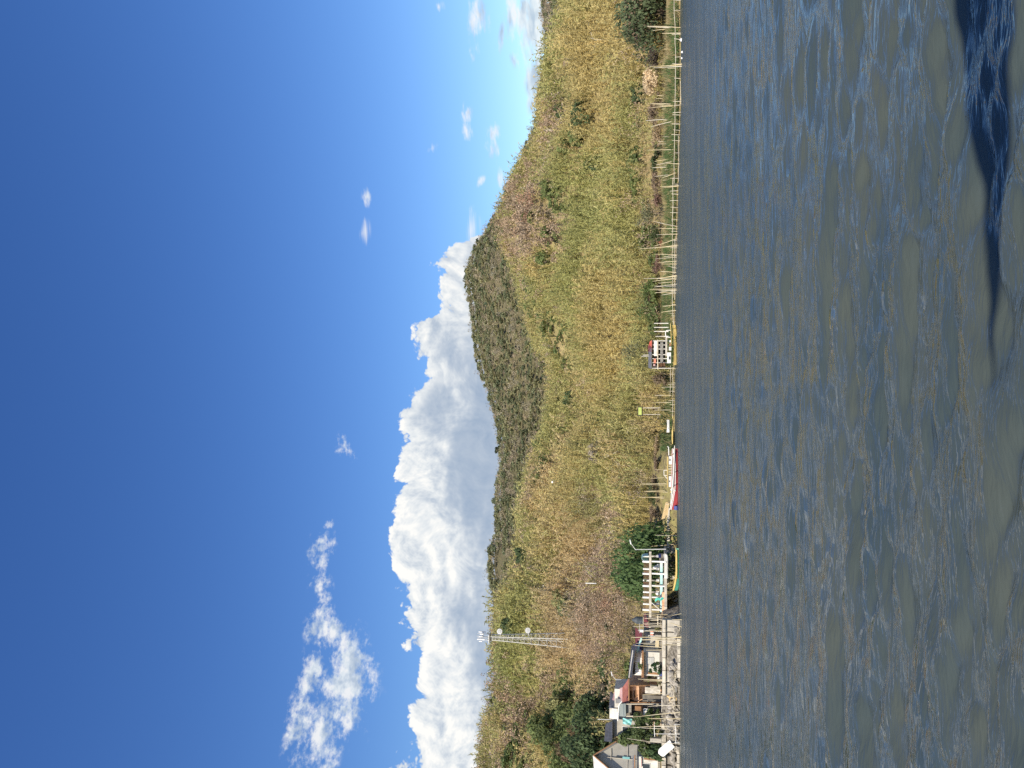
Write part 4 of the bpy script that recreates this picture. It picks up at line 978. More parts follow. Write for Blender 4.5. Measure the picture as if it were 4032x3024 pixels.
# dark blue-roofed house behind
T = Thing('blue_roof_house', 2590, 2880, 107.0, 'house with dark blue-black roof half hidden by the yard trees', 'house')
T.box('wall', 2412, 2605, 2830, 2915, 'plaster_grey', 0.3, 4.0); T.sheet('roof', [(2412, 2922, -0.4), (2412, 2838, -0.4), (2386, 2850, 2.6), (2380, 2918, 2.6)], 'dark_roof', 0.06, ribs=14, amp=0.03); T.window(2450, 2490, 2860, 2885, 0.27)
# pink and red roofed house
T = Thing('red_roof_house', 2600, 2745, 102.0, 'terracotta house with faded pink upper roof and red awning roof', 'house')
T.box('wall', 2476, 2604, 2700, 2768, 'terracotta', 0.3, 5.0); T.box('upper_wall', 2420, 2478, 2712, 2790, 'whitewash', 1.6, 3.5)
T.sheet('upper_roof', [(2452, 2766, 0.9), (2452, 2706, 0.9), (2421, 2716, 3.2), (2412, 2756, 3.2)], 'pink_roof', 0.05, ribs=12, amp=0.035)
T.sheet('awning_roof', [(2476, 2768, -0.7), (2476, 2672, -0.7), (2452, 2708, 0.9), (2452, 2768, 0.9)], 'red_roof', 0.05, ribs=16, amp=0.03)
T.sheet('dark_upper_roof', [(2428, 2790, 2.2), (2428, 2748, 2.2), (2405, 2722, 4.4), (2399, 2790, 4.4)], 'dark_roof', 0.06, ribs=10)
T.box('grey_panel', 2424, 2449, 2751, 2770, 'grey_roof', 1.2, 0.1)
T.box('fascia', 2474, 2478, 2672, 2768, 'wood_brown', -0.76, 0.05)
for a, b2 in ((2720, 2748), ):
    for q0, q1 in ((2478, 2489), (2496, 2504)):
        s = T.box('louver_panel', q0, q1, a, b2, 'dark_gap', 0.2, 0.08)
        for k in range(7): T.box('slat', q0 + .3, q1 - .3, a + 4 * k + .6, a + 4 * k + 2.6, 'wood_brown', 0.15, 0.04, parent=s)
T.box('balcony_slab', 2512, 2516, 2700, 2768, 'terracotta', -0.6, 0.9); 
for k in range(9): T.bar('baluster', (2505, 2702 + k * 5.2), (2512, 2702 + k * 5.2), 0.03, 'wood_brown', -0.5)
T.bar('railing', (2505, 2700), (2505, 2748), 0.04, 'wood_brown', -0.5)
T.bar('post', (2477, 2700), (2604, 2700), 0.07, 'wood_brown', -0.55); T.bar('post', (2477, 2766), (2604, 2766), 0.07, 'wood_brown', -0.55)
T.box('lower_wall', 2530, 2605, 2735, 2790, 'dark_concrete', -0.45, 0.7); T.window(2550, 2572, 2752, 2772, -0.48, 'concrete', 3); T.box('doorway', 2480, 2496, 2754, 2768, 'dark_gap', 0.24, 0.05)
T.box('step_block', 2540, 2600, 2706, 2734, 'whitewash', -0.9, 0.8); T.box('step_block', 2560, 2600, 2700, 2716, 'pale_concrete', -1.4, 0.45)
# tarp-roofed annex with white pipe
T = Thing('annex_house', 2600, 2800, 101.0, 'dim open annex with grey-green tarp roof and white bent downpipe', 'house')
T.box('rear_wall', 2400, 2432, 2788, 2832, 'whitewash', 4.0, 0.3); T.box('wall', 2466, 2604, 2770, 2830, 'dark_concrete', 1.2, 3.0)
T.sheet('tarp_roof', [(2465, 2822, -0.3), (2464, 2770, -0.3), (2438, 2772, 2.2), (2440, 2820, 2.2)], 'tarp_green', 0.04)
dp = MB().tube([T.p(2449, 2762, -0.5), T.p(2440, 2771, -0.5), T.p(2436, 2785, -0.5), T.p(2433, 2838, -0.5)], 0.07, 8).build('downpipe', 'white_paint', T.e)
T.box('white_sheet', 2533, 2560, 2789, 2826, 'white_paint', -0.3, 0.06)
for k in range(6): T.box('rib', 2534, 2559, 2790 + 6 * k, 2791.2 + 6 * k, 'white_paint', -0.34, 0.035)
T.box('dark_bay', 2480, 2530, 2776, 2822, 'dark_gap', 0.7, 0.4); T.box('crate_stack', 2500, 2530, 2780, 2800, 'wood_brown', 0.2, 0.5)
T.box('clutter_panel', 2468, 2486, 2774, 2806, 'net_grey', 0.1, 0.3); T.bar('post', (2466, 2820), (2604, 2820), 0.08, 'weathered_bamboo', -0.2); T.bar('post', (2466, 2772), (2604, 2772), 0.08, 'weathered_bamboo', -0.2)
T = Thing('teal_tarp', 2480, 2838, 100.5, 'crumpled teal tarp hung beside the annex', 'tarp')
g = np.random.default_rng(5); n = 9; A, Bq = np.meshgrid(np.linspace(0, 1, n), np.linspace(0, 1, n))
p0, p1, p2, p3 = T.p(2452, 2850), T.p(2452, 2828), T.p(2490, 2832), T.p(2484, 2856)
Vv = np.array([[(1 - a) * (1 - b_) * np.array(p0) + a * (1 - b_) * np.array(p1) + a * b_ * np.array(p2) + (1 - a) * b_ * np.array(p3) + np.array([0, 0.25 * math.sin(a * 9) * math.cos(b_ * 7), 0]) for a in np.linspace(0, 1, n)] for b_ in np.linspace(0, 1, n)]).reshape(-1, 3)
i = np.arange(n * n).reshape(n, n); mesh_np('sheet', Vv, np.stack([i[:-1, :-1], i[:-1, 1:], i[1:, 1:], i[1:, :-1]], -1).reshape(-1, 4), 'cyan_tarp', parent=T.e)
# long white house
T = Thing('long_white_house', 2600, 2600, 100.5, 'long white two-level house with dark sloping roof', 'house')
T.box('lower_wall', 2534, 2604, 2566, 2664, 'whitewash', 0.0, 4.5); T.box('upper_wall', 2490, 2530, 2570, 2660, 'whitewash', 0.9, 3.4)
T.sheet('roof', [(2488, 2668, -0.2), (2502, 2552, -0.2), (2489, 2540, 3.0), (2475, 2664, 3.0)], 'dark_roof', 0.07, ribs=20)
T.bar('roof_edge', (2477, 2668), (2492, 2560), 0.07, 'pale_roof', -0.3)  # pale bar paints the sunlit edge of the dark roof
T.sheet('lower_roof', [(2535, 2668, -0.7), (2534, 2562, -0.7), (2528, 2562, 0.95), (2527, 2668, 0.95)], 'wood_brown', 0.05, ribs=18)
for k in range(9): T.box('cladding_board', 2503, 2528, 2588 + 7 * k + .3, 2588 + 7 * (k + 1) - .3, 'white_paint', 0.84, 0.05)
lw = T.box('louvre_window', 2546, 2575, 2588, 2614, 'glass_pane', -0.05, 0.06)
for k in range(6): T.box('louvre', 2547 + 4.7 * k, 2549.6 + 4.7 * k, 2589, 2613, 'white_paint', -0.1, 0.045, parent=lw)
T.box('wall_shade_strip', 2492, 2500, 2612, 2655, 'dark_gap', 0.8, 0.09); T.box('door', 2550, 2603, 2646, 2658, 'wood_brown', -0.05, 0.06)  # near-black strip paints the shade on the upper wall
T.box('yard_wall', 2597, 2610, 2562, 2672, 'dark_concrete', -2.2, 0.25)
# maroon-roofed house with pale gable trim
T = Thing('maroon_roof_house', 2600, 2530, 102.5, 'grey house under a maroon roof with pale green gable trim', 'house')
T.box('wall', 2534, 2604, 2500, 2572, 'plaster_grey', 0.2, 4.0)
T.sheet('roof', [(2530, 2578, -0.4), (2530, 2492, -0.4), (2503, 2470, 2.8), (2503, 2560, 2.8)], 'maroon_roof', 0.06, ribs=16)
T.bar('gable_trim', (2508, 2566), (2526, 2512), 0.16, 'teal_paint', -0.6, n=4); T.bar('gutter', (2531, 2578), (2531, 2492), 0.09, 'dark_roof', -0.5)
T.window(2545, 2560, 2540, 2560, 0.17); T.window(2545, 2560, 2512, 2526, 0.17)
T.box('porch_wall', 2580, 2604, 2500, 2560, 'concrete', -0.8, 0.2)
for k in range(8): T.bar('stacked_pole', (2592 - 1.6 * k, 2572), (2594 - 1.6 * k, 2520), 0.045, 'bamboo', -1.05 + 0.02 * (k % 2))
# black water tank on its stand, small maroon shed below
T = Thing('water_tank', 2560, 2450, 101.5, 'dark blue-grey covered water tank on a bamboo stand', 'water tank', z=2.1)
cx = T.p(2515, 2450); zt = cx.z
m = MB(); m.tube([(0, 0.6, zt - 0.55), (0, 0.6, zt + 0.25), (0, 0.6, zt + 0.55), (0, 0.6, zt + 0.95)], [0.5, 0.5, 0.34, 0.06], 12).build('tank', 'tank_dark', T.e)
for sx in (-1, 1):
    for sy in (0.2, 1.0): MB().bar((sx * 0.42, sy, -0.2), (sx * 0.42, sy, zt - 0.55), 0.05).build('leg', 'weathered_bamboo', T.e)
MB().box((-0.6, 0.0, zt - 0.62), (0.6, 1.2, zt - 0.56)).build('platform', 'weathered_bamboo', T.e)
T = Thing('maroon_shed', 2600, 2448, 103.0, 'small open shed with maroon roof behind the pole cluster', 'shed')
T.sheet('roof', [(2554, 2472, -0.3), (2554, 2412, -0.3), (2537, 2414, 2.2), (2536, 2470, 2.2)], 'maroon_roof', 0.06, ribs=12)
T.box('wall', 2556, 2604, 2414, 2470, 'dark_concrete', 1.5, 0.3)
for py in (2414, 2442, 2470): T.bar('post', (2554, py), (2606, py), 0.06, 'weathered_bamboo', -0.2)
T.box('bench_table', 2588, 2592, 2420, 2462, 'weathered_bamboo', -0.6, 0.8); T.box('net_bundle', 2562, 2600, 2466, 2478, 'dark_gap', -0.3, 0.6)
T = Thing('signal_box', 2528, 2485, 101.0, 'white box on a pole above the maroon shed', 'box', z=2.1)
zc = T.p(2527, 2485).z; MB().box((-0.16, 0, zc - 0.22), (0.16, 0.3, zc + 0.22)).build('case', 'antenna_white', T.e, bevel=0.02); MB().bar((0, 0.36, -0.2), (0, 0.36, zc + 0.5), 0.05).build('pole', 'galvanised', T.e); MB().bar((-0.4, 0.36, zc + .3), (0.9, 0.36, zc + .3), 0.03).build('cross_arm', 'galvanised', T.e)
# washing on a line
T = Thing('washing_line', 2600, 2495, 99.3, 'washing line with coral and white clothes by the maroon shed', 'washing line', z=2.1)
T.bar('line', (2561, 2512), (2560, 2480), 0.015, 'weathered_bamboo'); T.bar('post', (2556, 2512), (2610, 2512), 0.04, 'weathered_bamboo'); T.bar('post', (2556, 2480), (2610, 2480), 0.04, 'weathered_bamboo')
for k, (a, b2, mt) in enumerate(((2484, 2489, 'coral_cloth'), (2490, 2496, 'white_cloth'), (2497, 2502, 'coral_cloth'), (2503, 2510, 'white_cloth'))): T.box('garment', 2561, 2572 + 2 * (k % 2), a, b2, mt, -0.02, 0.03)

# ---- unfinished white concrete frame
T = Thing('concrete_frame', 2615, 2300, 101.6, 'unfinished white post-and-beam concrete frame with teal parapet', 'building', z=2.0)
front = [2212, 2260, 2308, 2353, 2402]; rear = [2191, 2241, 2286, 2332, 2379]
for py in front: T.box('column', 2530, 2556, py - 4, py + 4, 'white_paint', 0, 0.3, bevel=0.02); T.box('column', 2565, 2622, py - 4, py + 4, 'white_paint', 0, 0.3, bevel=0.02)
for py in rear:
    T.box('column', 2532, 2556, py - 3.6, py + 3.6, 'white_paint', 3.2, 0.3, bevel=0.02); T.box('column', 2565, 2586, py - 3.2, py + 3.2, 'concrete', 3.2, 0.3); T.box('column_base', 2585, 2595, py - 4.4, py + 4.4, 'white_paint', 3.1, 0.5, bevel=0.02)
T.box('beam', 2556, 2565, 2172, 2432, 'pale_concrete', -0.06, 0.42, bevel=0.02); T.box('rear_beam', 2556, 2564, 2172, 2432, 'concrete', 3.2, 0.35)
T.box('parapet', 2599, 2609, 2216, 2410, 'teal_paint', 0.32, 0.15); T.box('parapet_side', 2592, 2603, 2183, 2197, 'blue_paint', 1.5, 0.5)
T.box('low_wall', 2606, 2616, 2332, 2424, 'terracotta', -0.5, 0.3); T.box('floor_slab', 2616, 2626, 2180, 2424, 'concrete', -0.6, 4.6)
T.box('rear_wall', 2596, 2618, 2180, 2424, 'dark_concrete', 4.3, 0.2)
cols = sorted(front + rear)
for a, b2 in zip(cols[1:-1], cols[2:]):
    m = MB(); x0, x1 = T.p(2540, b2 - 5, 1.6).x, T.p(2540, a + 5, 1.6).x
    for k in range(5):
        x = x0 + (x1 - x0) * (k + .5) / 5; m.bar((x, 1.6, T.p(2556, a, 1.6).z), (x + random.uniform(-.05, .05), 1.6, T.p(2533 + random.uniform(-1, 2), a, 1.6).z), 0.022, None, 4)
    for q in (2537, 2544, 2551): m.bar((x0 - .15, 1.62, T.p(q, a, 1.6).z), (x1 + .15, 1.62, T.p(q, a, 1.6).z), 0.02, None, 4)
    m.build('rebar_grid', 'rust_bar', T.e)
T.bar('brace', (2566, 2373), (2595, 2398), 0.05, 'white_paint', -0.1)
m = MB(); q = [T.p(2556, 2190, 0.8), T.p(2556, 2209, 0.8)]
pts = [Vector((q[0].x + (q[1].x - q[0].x) * (0.5 + 0.5 * math.cos(t_)), 0.8, q[0].z + 0.98 * math.sin(t_) ** 0.7)) for t_ in np.linspace(0.05, math.pi - 0.05, 9)]
for a, b2 in zip(pts[:-1], pts[1:]): m.slab([a, b2, b2 + Vector((0, 1.6, 0)), a + Vector((0, 1.6, 0))], 0.03)
m.build('curved_cover', 'teal_paint', T.e)
T = Thing('teal_cloth', 2600, 2365, 101.2, 'teal cloth draped over the parapet of the concrete frame', 'cloth')
m = MB(); pts = [T.p(2580, 2370), T.p(2590, 2362, -.1), T.p(2602, 2366, -.15), T.p(2614, 2358, -.1)]
for a, b2 in zip(pts[:-1], pts[1:]): m.slab([a, b2, b2 + Vector((.35, 0.05, 0.1)), a + Vector((.28, .05, 0.05))], 0.03)
m.build('drape', 'teal_cloth', T.e)
for k, (px, py, s, mt) in enumerate(((2580, 2235, .55, 'white_cloth'), (2593, 2228, .6, 'whitewash'), (2588, 2322, .5, 'thatch'), (2590, 2338, .5, 'white_cloth'))):
    T = Thing('sack', px, py, 103.5, ['bulging white sack hung inside the second bay of the concrete frame', 'pale sack heap on the parapet inside the concrete frame', 'tan sack inside the fourth bay of the concrete frame', 'white sack beside the tan one inside the concrete frame'][k], 'sack')
    m = MB(); m.tube([(0, 0, -s / 2), (0.05, 0, -s / 4), (0, 0, s / 4), (0.02, 0, s / 2)], [s * .25, s * .42, s * .4, s * .12], 9).build('bag', mt, T.e, smooth=True); m = MB(); m.tube([(0.02, 0, s * .45), (0.03, 0, s * .62)], [s * .1, s * .16], 8).build('neck', mt, T.e)

# ---- street lamps
def lamp(px0, px1, py, pya, pxa, Y, label):
    T = Thing('street_lamp', px1, py, Y, label, 'street lamp', z=ground(at(px1, py, Y).x, Y) - 0.1)
    T.bar('pole', (px1 + 6, py), (px0, py + 2), 0.075, 'galvanised', r2=0.05); hd = T.p(pxa, pya)
    arm = MB().tube([T.p(px0, py + 2), T.p((px0 + pxa) / 2 + 2, (py + pya) / 2 + 4), hd], [0.05, 0.04, 0.035], 7).build('arm', 'galvanised', T.e)
    d = Vector((0.5 if pya < py else -0.5, -0.1, 0.12)); MB().bar(hd - d * 0.2, hd + d, 0.09, 0.05, 6).build('lamp_head', 'antenna_white', T.e)
lamp(2503, 2616, 2162, 2139, 2484, 101.0, 'white street lamp with bent arm beside the concrete frame')
lamp(2425, 2600, 2674, 2657, 2410, 106.0, 'white street lamp with bent arm above the red-roofed house')
T = Thing('utility_pole', 2400, 2834, 109.0, 'bare white pole rising above the dark blue roof', 'pole'); T.bar('shaft', (2480, 2836), (2354, 2832), 0.07, 'galvanised', r2=0.05); T.box('cap', 2353, 2355, 2831, 2833.5, 'galvanised', -0.05, 0.1)
T = Thing('utility_pole', 2340, 2297, 128.0, 'short white pole high in the scrub above the round tree', 'pole'); T.bar('shaft', (2348, 2297), (2306, 2296), 0.08, 'antenna_white'); T.box('cap', 2305, 2307, 2294.8, 2297.4, 'antenna_white', -0.05, 0.1)
h = land_hit(2200, 1899, 1.0); T = Thing('field_lamp', 2210, 1899, h[1], 'thin post with round white lamp on the mid slope', 'lamp'); T.bar('post', (2235, 1900), (2180, 1899), 0.06, 'weathered_bamboo'); cz = T.p(2177, 1898)
MB().tube([cz - Vector((0, 0, .34)), cz - Vector((0, 0, .2)), cz, cz + Vector((0, 0, .2)), cz + Vector((0, 0, .34))], [0.1, 0.3, 0.36, 0.3, 0.1], 10).build('globe', 'antenna_white', T.e, smooth=True)

# ---- telecom mast
hm = land_hit(2232, 2520, 2.5); Ym = hm[1]; gz = ground(hm[0], hm[1])
T = Thing('telecom_mast', 2230, 2520, Ym, 'tall white lattice telecom mast with two dishes on the hillside', 'mast', z=gz)
s_ = mpp(Ym); top_z = T.p(1920, 2510).z; base_w = 62 * s_ / 2 * 0.74; top_w = 22 * s_ / 2 * 0.74
def corner(k, z):
    f = (z / top_z); f = f if f > 0 else 0; w = base_w + (top_w - base_w) * min(1, f * 1.12) ** 0.85; a = R(28) + k * math.pi / 2
    return Vector((w * 1.414 * math.cos(a) + T.p(1960, 2511).x * f, w * 1.414 * math.sin(a), z))
lev = [-1.0] + [top_z * (1 - 0.9 ** k) / (1 - 0.9 ** 15) for k in range(1, 16)]
for k in range(4):
    MB().tube([corner(k, z) for z in lev], 0.085, 6).build('leg', 'mast_paint', T.e)
for a, b2 in zip(lev[1:-1], lev[2:]):
    m = MB()
    for k in range(4):
        m.bar(corner(k, a), corner(k + 1, a), 0.036, None, 4); m.bar(corner(k, a), corner(k + 1, b2), 0.032, None, 4)
    m.build('cross_brace', 'mast_paint', T.e)
pl = MB(); pw = top_w * 2.1; c0 = T.p(1925, 2511); 
pl.box((c0.x - pw, -pw, top_z - 0.5), (c0.x + pw, pw, top_z - 0.4)); pl.build('platform', 'galvanised', T.e)
for k in range(4): MB().bar(corner(k, top_z), corner(k, top_z) + Vector((0, 0, 2.2)), 0.06).build('head_post', 'galvanised', T.e)
for px, py, hh, ww in ((1898, 2489, 27, 5), (1893, 2507, 15, 4), (1894, 2518, 28, 7), (1892, 2526, 13, 3.5), (1896, 2497, 14, 5)):
    T.box('panel_antenna', px - hh / 2, px + hh / 2, py - ww / 2, py + ww / 2, 'antenna_white', -1.3 if py > 2495 else -0.6, 0.35, bevel=0.03); T.bar('bracket', (px + 4, py), (px + 4, 2508), 0.05, 'galvanised', -0.9, -0.2)
for px, py in ((1968, 2486.5), (2079, 2482.5)):
    c = T.p(px, py, -1.0); d = Vector((0.35, -0.93, -0.05)).normalized(); r = 10.5 * s_
    m = MB(); m.tube([c + d * 0.30, c + d * 0.28, c - d * 0.25, c - d * 0.5], [r * 0.96, r, r * 0.97, r * 0.35], 20); ds = m.build('dish', 'antenna_white', T.e)
    MB().tube([c + d * 0.305, c + d * 0.33], [r * 0.82, r * 0.05], 20).build('radome', 'galvanised', ds)
    MB().bar(c - d * 0.4, corner(0, (c.z)) * 0.5 + corner(3, c.z) * 0.5, 0.07).build('mount', 'galvanised', ds)

# ---- odds and ends about the village
def clutter(name, px0, px1, py0, py1, Y, mat, label, cat, parts):
    T = Thing(name, px1, (py0 + py1) / 2, Y, label, cat)
    for nm, a, b, c, d, mt, dy, dep in parts: T.box(nm, px0 + (px1 - px0) * a, px0 + (px1 - px0) * b, py0 + (py1 - py0) * c, py0 + (py1 - py0) * d, mt or mat, dy, dep, bevel=0.015)
    return T
clutter('plank_stack', 2592, 2608, 2676, 2704, 98.2, 'weathered_bamboo', 'stack of grey planks behind the coping below the red roof', 'plank stack', [('plank', .05 + .3 * k, .27 + .3 * k, .02 * k, 1 - .06 * k, None, 0, .5) for k in range(3)])
clutter('blue_crate', 2596, 2607, 2648, 2662, 98.0, 'blue_paint', 'blue crate beside the deep green bush tree', 'crate', [('side', 0, 1, 0, 1, None, 0, .5), ('rim', -.05, .1, -.03, 1.03, None, -.03, .56)])
clutter('white_drum', 2588, 2606, 2666, 2676, 98.4, 'white_paint', 'white drum standing between long white house and red-roofed house', 'drum', [('body', 0.05, 1, .05, .95, None, .05, .35), ('lid', 0, .08, 0, 1, None, 0, .45)])
clutter('rusty_panel', 2572, 2606, 2842, 2862, 98.6, 'rust_bar', 'rusty sheet-metal panel leaning behind the seawall under the teal tarp', 'panel', [('sheet', 0, 1, 0, 1, None, 0, .04), ('batten', .1, .18, 0, 1, 'weathered_bamboo', -.05, .05), ('batten', .8, .88, 0, 1, 'weathered_bamboo', -.05, .05)])
clutter('grey_cabinet', 2560, 2604, 2905, 2925, 98.8, 'plaster_grey', 'grey cabinet half hidden under the yard tree', 'cabinet', [('case', 0, 1, 0, 1, None, 0, .6), ('door', .05, .95, .08, .48, 'concrete', -.03, .03), ('door', .05, .95, .52, .92, 'concrete', -.03, .03)])
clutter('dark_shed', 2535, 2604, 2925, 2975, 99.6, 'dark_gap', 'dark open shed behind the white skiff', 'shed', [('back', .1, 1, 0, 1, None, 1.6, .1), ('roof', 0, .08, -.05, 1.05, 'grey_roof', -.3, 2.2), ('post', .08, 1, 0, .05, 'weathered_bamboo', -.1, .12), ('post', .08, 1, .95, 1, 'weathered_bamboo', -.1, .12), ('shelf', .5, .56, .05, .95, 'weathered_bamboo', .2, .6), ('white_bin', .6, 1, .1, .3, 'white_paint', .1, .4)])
clutter('brick_pile', 2655, 2668, 2470, 2500, 94.6, 'rubble', 'pile of pale blocks at the waterline below the pole cluster', 'block pile', [('block', .5 * (k // 4), .45 + .5 * (k // 4), .25 * (k % 4), .25 * (k % 4) + .22, None, -.05 * (k % 3), .5) for k in range(8)])
for k, (px, py, w, h, tn, lb) in enumerate(((2600, 2612, 18, 30, 'green', 'small green bush at the long white house wall'), (2602, 2690, 24, 26, 'olive', 'olive bush behind the coping near the red-roofed house'), (2602, 2812, 30, 30, 'green', 'green bush behind the coping below the annex'),
        (2602, 2885, 30, 34, 'deep', 'deep green bush behind the coping under the jetty beam'), (2600, 2475, 22, 30, 'olive', 'olive bush behind the maroon shed'), (2540, 2625, 26, 30, 'green', 'green bush between the long white house levels'), (2605, 2430, 20, 24, 'brownleaf', 'brown bush at the end of the concrete frame'))):
    Y = 98.3 if px > 2590 else 100.0; a = at(px, py, Y); gz = ground(a.x, Y) if px > 2590 else a.z
    shrub('yard_bush', (a.x, Y, gz - .05), h * mpp(Y) * 1.15, w * mpp(Y) * 1.2, FT[tn], lb, group='bushes in the village', n=240, leaf=.17, seed=900 + k)
# power line between the lamps
T = Thing('power_line', 2440, 2700, 107.5, 'sagging overhead wire above the village roofs', 'wire')
for k, sag in enumerate((0, 5)):
    MB().tube([T.p(2440 + sag + 10 * math.sin(math.pi * f), 2840 - 170 * f) for f in np.linspace(0, 1, 9)], 0.018, 5).build('cable', 'dark_gap', T.e)
# ------------------------------------------------------------------ boats
def boat_hull(L, W, H, bow=0.5, stern=0.15, flat=0.25, transom=0.7, n=16, th=0.04, rise=1.6, blunt=1.25):
    """open hull along x, bow at -x; returns vertices and faces of a shell with thickness"""
    rows = []
    for i in range(n + 1):
        s = i / n; x = (s - 0.5) * L
        w = W / 2 * min(1.0, (math.sin(min(s * blunt, 1.0) * math.pi / 2)) ** 0.75) * (1 - (1 - transom) * max(0, (s - 0.6) / 0.4) ** 1.5)
        g = H + bow * max(0, 1 - s / 0.45) ** rise + stern * max(0, (s - 0.7) / 0.3) ** 1.5
        k = 0.0 + bow * 0.8 * max(0, 1 - s / 0.22) ** 2
        rows.append((x, max(w, 0.025), g, k))
    prof = [(-1.0, 1.0), (-0.93, 0.55), (-0.72, 0.18), (-flat, 0.0), (flat, 0.0), (0.72, 0.18), (0.93, 0.55), (1.0, 1.0)]
    V, F = [], []; m = len(prof)
    for inner in (0, 1):
        for x, w, g, k in rows:
            w2 = max(w - th * inner, 0.01)
            for a, b in prof: V.append((x, a * w2, k + th * inner * (1 - b) + b * (g - k)))
    N = (n + 1) * m
    for i in range(n):
        for j in range(m - 1):
            a = i * m + j; F.append((a, a + m, a + m + 1, a + 1)); F.append((N + a, N + a + 1, N + a + m + 1, N + a + m))
    for i in range(n):
        for j in (0, m - 1): a = i * m + j; F.append((a, N + a, N + a + m, a + m))
    for i in (0, n):
        for j in range(m - 1): a = i * m + j; F.append((a, a + 1, N + a + 1, N + a))
    return V, F, rows
def rim(rows, r, mat, parent, side, name='gunwale', j=1.0):
    MB().tube([(x, side * w * j, g) for x, w, g, k in rows], r, 6).build(name, mat, parent)
def boat(name, px, py, Y, L, W, H, label, hull_mat, rim_mat, rz=0.0, z=0.0, bow=0.5, stern=0.15, inner=None, tilt=(0, 0), group=None, thwarts=3, **kw):
    a = at(px, py, Y); t = empty(name, (a.x, Y, z), 0, label, 'boat', group); t.rotation_euler = (tilt[0], tilt[1], rz)
    V, F, rows = boat_hull(L, W, H, bow, stern, **kw)
    MB().add(V, F).build('hull', hull_mat, t)
    for s in (-1, 1): rim(rows, 0.045, rim_mat, t, s)
    for k in range(thwarts):
        x = L * (-0.18 + 0.22 * k); MB().box((x - 0.11, -W * 0.43, H * 0.72), (x + 0.11, W * 0.43, H * 0.72 + 0.03)).build('thwart', rim_mat, t)
    return t, rows
# red outrigger boat with white cabin
py_c = (1755 + 2000) / 2; Yb = 103.5
T0, rows = boat('outrigger_boat', py=1887, px=2655, Y=Yb, L=8.2, W=1.15, H=0.62, label='red-hulled outrigger boat with white cabin and yellow roof beam', hull_mat='red_paint', rim_mat='white_paint', bow=0.55, stern=0.1, rz=0.02, z=-0.12, thwarts=2)
def B(px, py, dy=0.0): return at(px, py, Yb + dy) - T0.location
def bbox(name, px0, px1, py0, py1, mat, dy, dep, par=T0, bevel=0.0):
    a, b = B(px1, py1, dy), B(px0, py0, dy); return MB().box((a.x, dy, a.z), (b.x, dy + dep, b.z)).build(name, mat, par, bevel=bevel)
MB().tube([(x, -w - 0.01, g - 0.16) for x, w, g, k in rows], 0.05, 5).build('wale', 'white_paint', T0)
c1 = bbox('stern_cabin', 2634, 2647, 1797, 1829, 'white_paint', -0.45, 0.9, bevel=0.02)
c2 = bbox('bow_cabin', 2633, 2646, 1875, 1918, 'white_paint', -0.45, 0.9, bevel=0.02)
bbox('window', 2635, 2638.5, 1892, 1899, 'glass_pane', -0.47, 0.04, c2); bbox('window', 2635.5, 2640, 1806, 1816, 'glass_pane', -0.47, 0.04, c1)
MB().box((B(2630, 1918).x, -0.6, B(2630, 1918).z), (B(2630, 1796).x, 0.6, B(2626.5, 1796).z)).build('roof', 'yellow_paint', T0, bevel=0.02)
for py in (1836, 1846, 1858, 1868): MB().bar(B(2648, py, -0.45), B(2629, py, -0.45), 0.03).build('roof_post', 'white_paint', T0); 
MB().bar(B(2634, 1796), B(2633, 1762), 0.07).build('stern_boom', 'white_paint', T0); MB().bar(B(2633, 1762), B(2629, 1757), 0.05).build('stern_light', 'white_paint', T0)
rk = MB()
for a, b in (((2614, 1852), (2628, 1852)), ((2614, 1872), (2628, 1872)), ((2614, 1852), (2615, 1872)), ((2618, 1875), (2628, 1885))): rk.bar(B(*a), B(*b), 0.04)
rk.build('roof_rack', 'white_paint', T0)
fl = MB().tube([B(2656, 1756, -2.0), B(2655, 1800, -2.0), B(2653, 1860, -2.0), B(2648, 1920, -2.0), B(2640, 1985, -2.0)], [0.05, 0.08, 0.09, 0.08, 0.04], 7).build('outrigger_float', 'white_paint', T0)
MB().tube([B(2650, 1765, 1.8), B(2647, 1860, 1.8), B(2644, 1950, 1.8)], 0.08, 7).build('outrigger_float', 'white_paint', T0)
MB().tube([B(2647, 1768, -1.0), B(2646, 1850, -1.0), B(2644, 1922, -0.8)], 0.06, 6).build('side_rail', 'pink_roof', T0)
for py in (1790, 1866, 1918): MB().tube([B(2655, py, -2.0), B(2645, py, -0.7), B(2644, py, 0.6), B(2648, py, 1.8)], 0.05, 6).build('outrigger_arm', 'wood_brown', T0)
for k in range(3): bbox('cargo_box', 2640, 2647, 1925 + 9 * k, 1931 + 9 * k, ('white_paint', 'thatch', 'net_grey')[k], -0.2, 0.4)
T = Thing('blue_drum', 2652, 1999, 103.3, 'dark blue drum floating at the bow of the red boat', 'drum', z=-0.1); MB().tube([(-.28, 0, .32), (-.25, 0, .32), (.25, 0, .32), (.28, 0, .32)], [.26, .3, .3, .26], 12).build('barrel', 'blue_paint', T.e)
for sx in (-.1, .1): MB().tube([(sx - .02, 0, .32), (sx + .02, 0, .32)], .315, 12).build('hoop', 'blue_paint', T.e)
